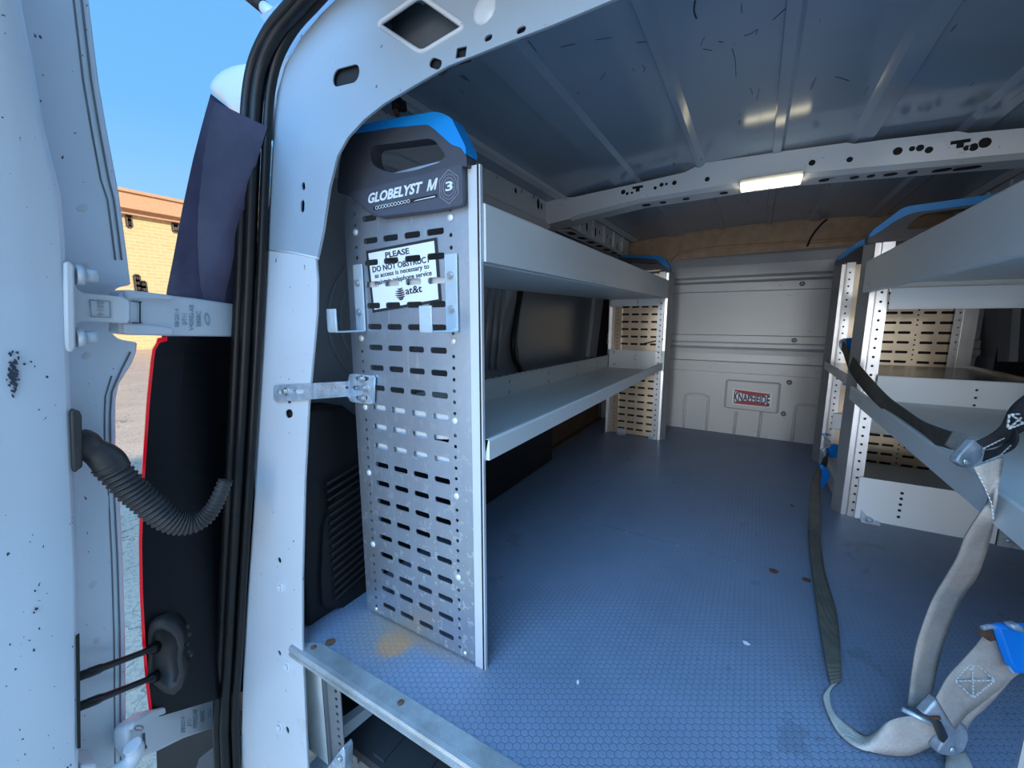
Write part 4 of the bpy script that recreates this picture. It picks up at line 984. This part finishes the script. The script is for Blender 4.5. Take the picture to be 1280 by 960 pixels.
# ================================================================== SMALL THINGS INSIDE
# plated bracket between pillar and shelving
A1 = hs(390,490,*S0)+V((0,-.0065,0)); B1 = hy(437,488,.5165); pa = pxplane(A1, B1)
if pa[1].dot(CAM-pa[0]) < 0: pa = (pa[0], -pa[1])
mb = thing('mounting_bracket', hs(355,500,*S0), 'zinc plated slotted bracket joining the pillar to the slotted panel', 'bracket')
def pxplate(outer, holes, P0, n, thick):
    u = V((0,0,1)).cross(n).normalized(); M = frame(P0, u, n.cross(u)); Mi_ = M.inverted()
    f = lambda q: tuple((Mi_ @ hpl(*q, V(P0), n))[:2])
    return plate([f(q) for q in outer], [[f(q) for q in h] for h in holes], M, thick)
def pslot(x0, y0, x1, y1, n=4):
    r = (y1-y0)/2; cx0, cx1, cy = x0+r, x1-r, (y0+y1)/2
    return [(cx1+r*sin(pi*k/n), cy-r*cos(pi*k/n)) for k in range(n+1)]+[(cx0-r*sin(pi*k/n), cy+r*cos(pi*k/n)) for k in range(n+1)]
NB = -NS
g = pxplate([(342.5,484),(345,481),(366,480),(390.5,479),(390.5,499),(366,501),(346,502),(343,499)], [pslot(346.5,487.5,357,493), pslot(368,485.5,381.5,492.5)], hs(355,490,*S0)+NB*.0035, NB, .003)
arm = pxplate([(390,479),(434,476.5),(438,473),(438,500),(434,495.5),(390,499)], [pslot(431,483,435,486)], pa[0], pa[1], .003)
g.merge(arm)
g.merge(pxplate([(436,474),(437.5,468),(441,467),(467,469.5),(469,473),(468,503),(464,505),(441,502.5),(437,500)], [pslot(444.5,470.5,462,476), pslot(441,482,458.5,487.5), pslot(444.5,494.5,460.5,500)], V((0,.5175,0)), V((0,-1,0)), .003))
obj('bracket_plate', g, ZINC, mb)
obj('fold_edge', G().tube([hy(468.5,471,.516), hy(467.5,504,.516)], .0016, 6), ZINC, mb)
for (px, py, pn) in ((362,489,0),(453,473.5,1),(454.6,498,1),(456.5,485,1)):
    c = hs(px, py, *S0)+NB*.005 if pn == 0 else hy(px, py, .5158); nn = NB if pn == 0 else V((0,-1,0))
    obj('bracket_bolt', G().cyl(c, c+nn*.002, .0075, 16).cyl(c+nn*.002, c+nn*.0075, .005, 6), BOLT, mb)
off_ = pa[1]*.0016
def PA(x, y): return hpl(x, y, *pa)+off_
obj('lettering', text('Sortimo', (PA(431,481.5), PA(396,482.5), PA(431,489.5)), .0012, .02), BOLT, mb)
obj('lettering', text('DTL-512', (PA(423,478.5), PA(404.5,479.5), PA(423,481)), .001, .02), BOLT, mb)

# badge sticker on the bulkhead pad
np_ = thing('name_plate', hy(940,510,2.40), 'small white sign with red wedges and navy letters on the bulkhead', 'sign')
def BP(x, y, d=.0205): p = hy(x, y, 2.40); return V((p.x, YB(p.x)-d, p.z))
Q = [BP(916,504), BP(962.5,508.5), BP(964,492.5), BP(917,486.5)]
def QV(u, v, d=0): return (Q[0].lerp(Q[1], u)).lerp(Q[3].lerp(Q[2], u), v)+V((0,-d,0))
obj('sign_face', G().prism([QV(-.02,-.06), QV(1.02,-.06), QV(1.02,1.06), QV(-.02,1.06)], (0,.002,0)), WHITEP, np_)
obj('red_wedge', G().prism([QV(0,1,.0004), QV(1,1,.0004), QV(.95,.90,.0004), QV(.75,.77,.0004), QV(.5,.70,.0004), QV(.25,.77,.0004), QV(.05,.90,.0004)], (0,-.0004,0)), REDINK, np_)
obj('red_wedge', G().prism([QV(0,0,.0004), QV(.05,.12,.0004), QV(.25,.26,.0004), QV(.5,.31,.0004), QV(.75,.26,.0004), QV(.95,.12,.0004), QV(1,0,.0004)], (0,-.0004,0)), REDINK, np_)
g = text('KNAPHEIDE', (V((0,0,0)), V((1,0,0)), V((0,1,0))), .001, .035)
for v in g.v:
    k = .46+.34*min(1, abs(2*v.x-1))**1.3; yy = .5+(v.y-.5)*k; z_ = v.z; q = QV(.02+.96*v.x, yy, .0012+(z_ > 0)*.0004); v.x, v.y, v.z = q
obj('lettering', g, NAVY, np_)

# cab light under the crossbow
dl = thing('ceiling_light', (0, 1.44, .97), 'lit warm white LED strip lamp under the roof crossbow', 'light')
a, b = hy(925.5,229,1.425), hy(1003,222,1.425); z0, z1 = .9725, .9905
g = G(); g.box((a.x-.002, 1.41, z0+.008), (b.x+.002, 1.475, z1+.003)); obj('lamp_base', g, simple('lamp_white', (.7,.7,.66), .4), dl, bevel=.002)
LENS = simple('lit_lens', (1.0, .90, .62), .3, var=.02, estr=4.5)
for i in range(4):
    x0 = a.x+(b.x-a.x)*(i/4)+.001; x1 = a.x+(b.x-a.x)*((i+1)/4)-.001
    g = G(); g.box((x0, 1.404, z0), (x1, 1.472, z0+.0095)); obj('lit_segment', g, LENS, dl, bevel=.002)
P = [tuple(hy(x, y, 1.47)) for x, y in ((1002,222.5),(1020,222),(1040,222),(1056,217.5))]; obj('lamp_lead', G().tube(cr(P, 4), .0025, 6), BLACK, dl)
# wire plug hanging under the roof by the rear header
g = G(); p = hd(497,125,.66); t = hd(495,140,.66)
pg = thing('wire_plug', t, 'dark wire connector hanging beside the top of the rear pillar', 'connector')
obj('plug_body', G().cyl(p, p.lerp(t,.8), .010, 10, .007), BLACKP, pg); obj('plug_wires', G().tube(cr([tuple(q) for q in (p.lerp(t,.6), t, t+V((.004,0,-.006))) ], 3), .0045, 6), RUST, pg)
p2 = hd(503,128,.665); obj('plug_clip', G().cyl(p2, p2+V((.002,0,-.012)), .006, 8), BLACKP, pg)
# paper scraps
for k, pts in enumerate((((928,801),(933,802),(938,806),(936,807),(930,805)), ((720.5,852),(722.5,849.5),(724,852),(723.5,855.5),(721,855))) ):
    q = [hz(x, y, .0012) for x, y in pts]; tag(obj('paper_scrap', G().prism(q, (0,0,.0008)), PAPER), ('larger' if k == 0 else 'tiny')+(' white paper scrap on the floor nearer the straps' if k == 0 else ' white paper scrap on the floor nearer the metal edge'), 'paper', 'paper scraps on the floor')
# upright under the floor edge
sp_ = thing('support_post', (-.66, .43, -.27), 'aluminium post with a row of holes under the front floor edge', 'post')
xa, xb, xc_ = hy(381,850,.415).x, hy(404,850,.415).x, hy(427,870,.415).x
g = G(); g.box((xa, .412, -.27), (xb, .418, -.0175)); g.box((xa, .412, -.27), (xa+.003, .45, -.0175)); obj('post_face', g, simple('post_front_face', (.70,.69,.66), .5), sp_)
g = plate([(0,-.27),(.045,-.27),(.045,-.0175),(0,-.0175)], [circ(.033, -.255+.0165*i, .0036, 8) for i in range(13)], frame((xb,.414,0), V((xc_-xb,.006,0)), (0,0,1)), .002)
for q in (.004,.009,.013): g.box((xb+q*.8, .409, -.27), (xb+q*.8+.0015, .414, -.0175))
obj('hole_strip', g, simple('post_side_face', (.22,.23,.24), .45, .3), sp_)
q = [hy(x, y, .395) for x, y in ((407,962),(428,934),(430.5,940),(430,965),(420,985))]; obj('foot_bracket', G().prism(q, (0,.02,0)), ZINC, sp_, bevel=.002)
c = hy(425, 948, .394); obj('foot_bolt', G().cyl(c, c+V((0,-.005,0)), .006, 6), BOLT, sp_)

# ------------------------------------------------------------------ tie-down straps
def fl(x, y): d = ray(x, y); return -CAM.z/d.z if d.z < 0 else 9
def ribbon(rows, n=5, th=.0022):
    R_ = []
    for l, r, D in rows:
        Dl, Dr = D if isinstance(D, tuple) else (D, D)
        Dl = min(Dl, fl(*l)*.992-.002); Dr = min(Dr, fl(*r)*.992-.002); R_.append((*hd(*l, Dl), *hd(*r, Dr)))
    g = G(); rr = []
    for q in cr(R_, n):
        a, b = V(q[:3]), V(q[3:]); rr.append([a.lerp(b, t/4) for t in range(5)])
    return g.loft(rr, closed=False, caps=False)
def web(name, rows, mat, par, label=None, n=5): return obj(name, ribbon(rows, n), mat, par, label=label, solid=.0022, smooth_all=True)
def dpoly(pts, D, th, **k): return G().prism([hd(x, y, D if not isinstance(D, (list, tuple)) else D[i]) for i, (x, y) in enumerate(pts)], cF*th)
def stitch(par, lines, D, w=.0011):
    g = G()
    for a, b in lines:
        A, B = hd(*a, D if not callable(D) else D(a)), hd(*b, D if not callable(D) else D(b)); n = max(3, int((B-A).length/.0042))
        for i in range(n): g.tube([A.lerp(B, (i+.08)/n), A.lerp(B, (i+.5)/n)-cF*.0008, A.lerp(B, (i+.85)/n)], w, 5)
    o = obj('stitching', g, STITCH, par); return o
s1 = thing('cargo_strap', hd(1200,690,.85), 'dark olive strap slung from the middle upright, ending in a pale worn length', 'strap', 'tie-down straps on the right shelving')
hk = obj('hook_sleeve', dpoly(((1055,424),(1066,421.5),(1068,424),(1071,423.5),(1071,437),(1066,440),(1058.5,438)), 1.36, .02), BLUEH, s1, bevel=.003, label='bright blue plastic hook sleeve')
g = G(); g.tube(cr([tuple(hd(x, y, 1.35)) for x, y in ((1056,424),(1051,427),(1051,433),(1055,440),(1060,447))], 4), .004, 8); g.prism([hd(x, y, 1.345) for x, y in ((1051,427),(1057,424),(1059,434),(1057,440),(1053,437))], cF*.008); obj('hook_wire', g, ZINC, hk)
obj('hook_sleeve', dpoly(((1061,468),(1065,472),(1064,480),(1060,482),(1059,474)), 1.30, .02), BLUEH, s1, bevel=.002)
web('webbing', [((1054.5,427),(1052.5,436),1.335),((1066,446),(1062,463),1.245),((1084,467.5),(1078,486),1.06),((1109,494),(1099,508),.93),((1131,511),(1130,531),.80),((1153,526),(1157,550.5),.70),((1181,537),(1181,559),.605),((1192,540),(1190,562),.575)], WEBD, s1)
web('webbing', [((1191,539.5),(1181,556.5),.578),((1208,543),(1195,564),.54),((1224,549),(1207,571),.51)], WEBL, s1, 'pale frayed end of the webbing')
obj('buckle', dpoly(((1218,549),(1228,557),(1229,570),(1222,580),(1214,585),(1206,584.5),(1195.5,577),(1200,569),(1210,558)), .495, .010), STEELD, s1, bevel=.002)
c = hd(1208,577,.494); obj('buckle_rivet', G().dome(c, -cF, .004, .0018), BOLT, s1)
obj('buckle', dpoly(((1222,551),(1240,549),(1244,556),(1231,562)), .505, .01), ZINC, s1, bevel=.001)
web('sewn_webbing', [((1221,552),(1232,561),.495),((1238,543),(1250,556),.485),((1252,530),(1264,548),.47),((1262,511),(1276,541),.455),((1276,497),(1290,533),.44),((1296,484),(1306,523),.425)], WEBS, s1, 'black doubled webbing with white cross stitching')
web('sewn_webbing', [((1232,563),(1229,577),.50),((1246,561),(1243,572),.49),((1261,550),(1264,563),.475),((1268,541),(1272,552),.46),((1271,536),(1272,541),.455)], WEBS, s1)
stitch(s1, [((1261,518),(1259,535)),((1263,518),(1282,517)),((1282,517),(1261,535)),((1263,518),(1284,533)),((1260,536),(1284,527))], .447)
stitch(s1, [((1228,561),(1256,547)),((1231,577),(1250,569)),((1250,569),(1268,552))], .472, .0007)
web('webbing', [((1217,584),(1254,571),.455),((1229,608),(1250,594),.455),((1236,624),(1245,622),(.468,.45)),((1226,640),(1243,647),.47),((1207,670),(1238,670),.50),((1196,698),(1229,700),.53),((1182,722),(1220,722),.555),((1164,754),(1200,752),.58),((1147,802),(1180,802),.592),((1140,840),(1170,840),.60),((1135,882),(1162,886),.60)], WEBL, s1, 'pale grey worn webbing hanging to the floor')
stitch(s1, [((1221,590),(1231,610)),((1231,610),(1239,630)),((1239,630),(1241,650))], .447, .0007)

s2t = thing('cargo_strap', hz(1060,900,0), 'grey strap lying on the floor, twisted, with the big blue hook', 'strap', 'tie-down straps on the right shelving')
hk2 = obj('hook_sleeve', dpoly(((1036,558),(1046,555),(1048,557),(1051,556),(1052.5,571),(1041,573)), 1.50, .02), BLUEH, s2t, bevel=.003, label='bright blue plastic hook sleeve')
g = G(); g.tube(cr([tuple(hd(x, y, 1.49)) for x, y in ((1030,543),(1034,550),(1037,557),(1031,560),(1030,565),(1034,572),(1030,578))], 4), .0045, 8); obj('hook_wire', g, ZINC, hk2)
obj('hook_sleeve', dpoly(((1029,542),(1036,542),(1036,544.5),(1031,545)), 1.50, .01), BLUEH, s2t, bevel=.001)
web('webbing_loop', [((1029,573),(1036,566),1.46),((1026,581),(1034,581),1.44),((1025,590),(1031,586),1.42)], WEBS, s2t)
obj('hook_sleeve', dpoly(((1027,580.5),(1031,582),(1039,594),(1034,603),(1028,612),(1025.5,604)), 1.40, .015), BLUEH, s2t, bevel=.003)
web('webbing', [((1024,580),(1028,581),1.42),((1016,597),(1026,600),1.36),((1013,620),(1025,622),1.29),((1011,650),(1025,648),1.21),((1011,675),(1026,680),1.11),((1015,715),(1032,718),.975),((1022,765),(1046,768),.84),((1031,822),(1051,822),.725),((1039,857),(1051,852),.685)], WEBD, s2t)
web('webbing', [((1042,853),(1051,850),(.685,.69)),((1030,868),(1040,860),(.665,.68)),((1030,878),(1037,871),(.65,.665)),((1037,897),(1042,889),(.625,.65)),((1050,918),(1060,906),(.60,.635)),((1072,934),(1085,920),(.575,.60)),((1097,941),(1112,901),.57),((1135,944),(1141,895),.565),((1165,932),(1160,897),.56),((1178,930),(1169,905),.555)], WEBL, s2t, 'pale twisted webbing on the floor')
D2 = .545
obj('buckle', dpoly(((1155,894),(1168,880),(1173,874),(1178,882),(1184,893),(1193,900),(1201,902),(1210,910),(1212.5,925),(1206,941),(1192,947),(1174,944),(1172,939),(1182,925),(1174,906),(1166,897)), D2, .014), STEELD, s2t, bevel=.003)
obj('buckle_bar', G().cyl(hd(1127,886,.57), hd(1180,912,.548), .0032, 8), ZINC, s2t)
obj('buckle_roller', dpoly(((1168,899),(1178,903),(1187,922),(1180,931),(1176,921)), D2-.004, .008), simple('dark_roller', (.06,.065,.07), .4, .5), s2t, bevel=.002)
obj('buckle_rivet', G().dome(hd(1191.5,938.5,D2-.001), -cF, .005, .002), BOLT, s2t)
obj('rust_patch', dpoly(((1163,897),(1176,896),(1177,900),(1165,900)), D2-.003, .002), RUST, s2t)
web('webbing', [((1183,944),(1206,940),.575),((1181,962),(1215,958),.56),((1180,985),(1218,980),.55)], WEBL, s2t)
web('webbing_back', [((1186,905),(1206,915),.558),((1200,885),(1216,898),.555),((1216,860),(1236,880),.548),((1240,830),(1262,850),.54)], WEBL, s2t)
web('webbing', [((1170,872),(1193,911),.540),((1184,847),(1209,892),.535),((1199,830),(1230,876),.53),((1218,809),(1256,855),.52),((1228,796),(1272,842),.51),((1240,784),(1284,836),.505)], WEBL, s2t, 'pale webbing with a sewn diamond patch')
DD = lambda q: .5275-(q[0]-1210)*.00028
stitch(s2t, [((1193,851),(1215,826)),((1215,826),(1243,850)),((1243,850),(1216,872)),((1216,872),(1193,851)),((1193,851),(1243,850)),((1215,826),(1216,872)),((1210,832),(1216,828)),((1212,838),(1220,829)),((1207,836),(1214,827))], DD)
obj('rust_patch', dpoly(((1227,795),(1229,784),(1240,783),(1247,790),(1246,800),(1238,802),(1232,797)), .502, .004), RUST, s2t)
g = G(); g.tube(cr([tuple(hd(x, y, .50)) for x, y in ((1228,785),(1240,783),(1247,789),(1254,806),(1262,832),(1266,841))], 4), .0028, 8); obj('hook_wire', g, ZINC, s2t)
obj('hook_sleeve', dpoly(((1245,782),(1268,781),(1300,783),(1310,846),(1270,844),(1262,830),(1250,797)), .495, .010), BLUEH, s2t, bevel=.005, label='large bright blue plastic hook')
obj('hook_clip', dpoly(((1265,782),(1276,781),(1281,786),(1281,792),(1268,788)), .487, .01), ZINC, s2t, bevel=.002)
# ================================================================== SKY AND LIGHT
w = bpy.data.worlds.new('sky'); scene.world = w; w.use_nodes = True; nt = w.node_tree; bg = nt.nodes['Background']
tc = nt.nodes.new('ShaderNodeTexCoord'); sp = nt.nodes.new('ShaderNodeSeparateXYZ'); nt.links.new(tc.outputs['Generated'], sp.inputs[0])
rp = nt.nodes.new('ShaderNodeValToRGB'); e = rp.color_ramp.elements
for _ in range(2): e.new(.5)
for q, (p, c) in zip(e, ((0, (.40,.42,.42)), (.08, (.42,.74,1.0)), (.35, (.19,.54,1.0)), (1, (.12,.40,.95)))): q.position = p; q.color = (*c, 1)
nt.links.new(sp.outputs[2], rp.inputs[0]); nt.links.new(rp.outputs[0], bg.inputs[0]); bg.inputs[1].default_value = 1.0
sd = V((.80, .36, .46)).normalized()
su = bpy.data.lights.new('sun', 'SUN'); su.energy = 5; su.angle = radians(.6); su.color = (1, .80, .55)
so = bpy.data.objects.new('sun', su); COL.objects.link(so); so.rotation_euler = sd.to_track_quat('Z', 'Y').to_euler()
def area(name, loc, target, sx, sy, power, color):
    l = bpy.data.lights.new(name, 'AREA'); l.shape = 'RECTANGLE'; l.size = sx; l.size_y = sy; l.energy = power; l.color = color
    o = bpy.data.objects.new(name, l); COL.objects.link(o); o.location = loc
    o.rotation_euler = (V(loc)-V(target)).to_track_quat('Z', 'Y').to_euler(); return o
area('sky_fill', (.2, -2.6, 3.6), (0, .6, 0), 4.0, 3.2, 330, (.25, .56, 1.0))  # added blue fill lamp behind the camera, on top of the sky
area('yard_fill', (.5, -9, 1.7), (0, 1.5, .5), 9, 3, 230, (.98, .97, .96))  # added fill lamp far behind the doors to brighten the deep interior
area('bounce_fill', (0, -3, -.62), (0, 1.5, .9), 5, 2.6, 70, (.80, .90, 1.0))  # added fill lamp near the ground, brightening ceiling and crossbow
sp_l = bpy.data.lights.new('cabin_fill_spot', 'SPOT'); sp_l.energy = 1150; sp_l.spot_size = radians(6.6); sp_l.spot_blend = .7; sp_l.shadow_soft_size = .5; sp_l.color = (.88, .95, 1.0)  # added narrow fill spot through the rear opening to brighten the bulkhead
spo = bpy.data.objects.new('cabin_fill_spot', sp_l); COL.objects.link(spo); spo.location = (.45, -9, 1.05); spo.rotation_euler = (V((.45, -9, 1.05))-V((-.04, .6, .45))).to_track_quat('Z', 'Y').to_euler()
scene.view_settings.view_transform = 'Standard'; scene.view_settings.look = 'None'; scene.view_settings.exposure = 0
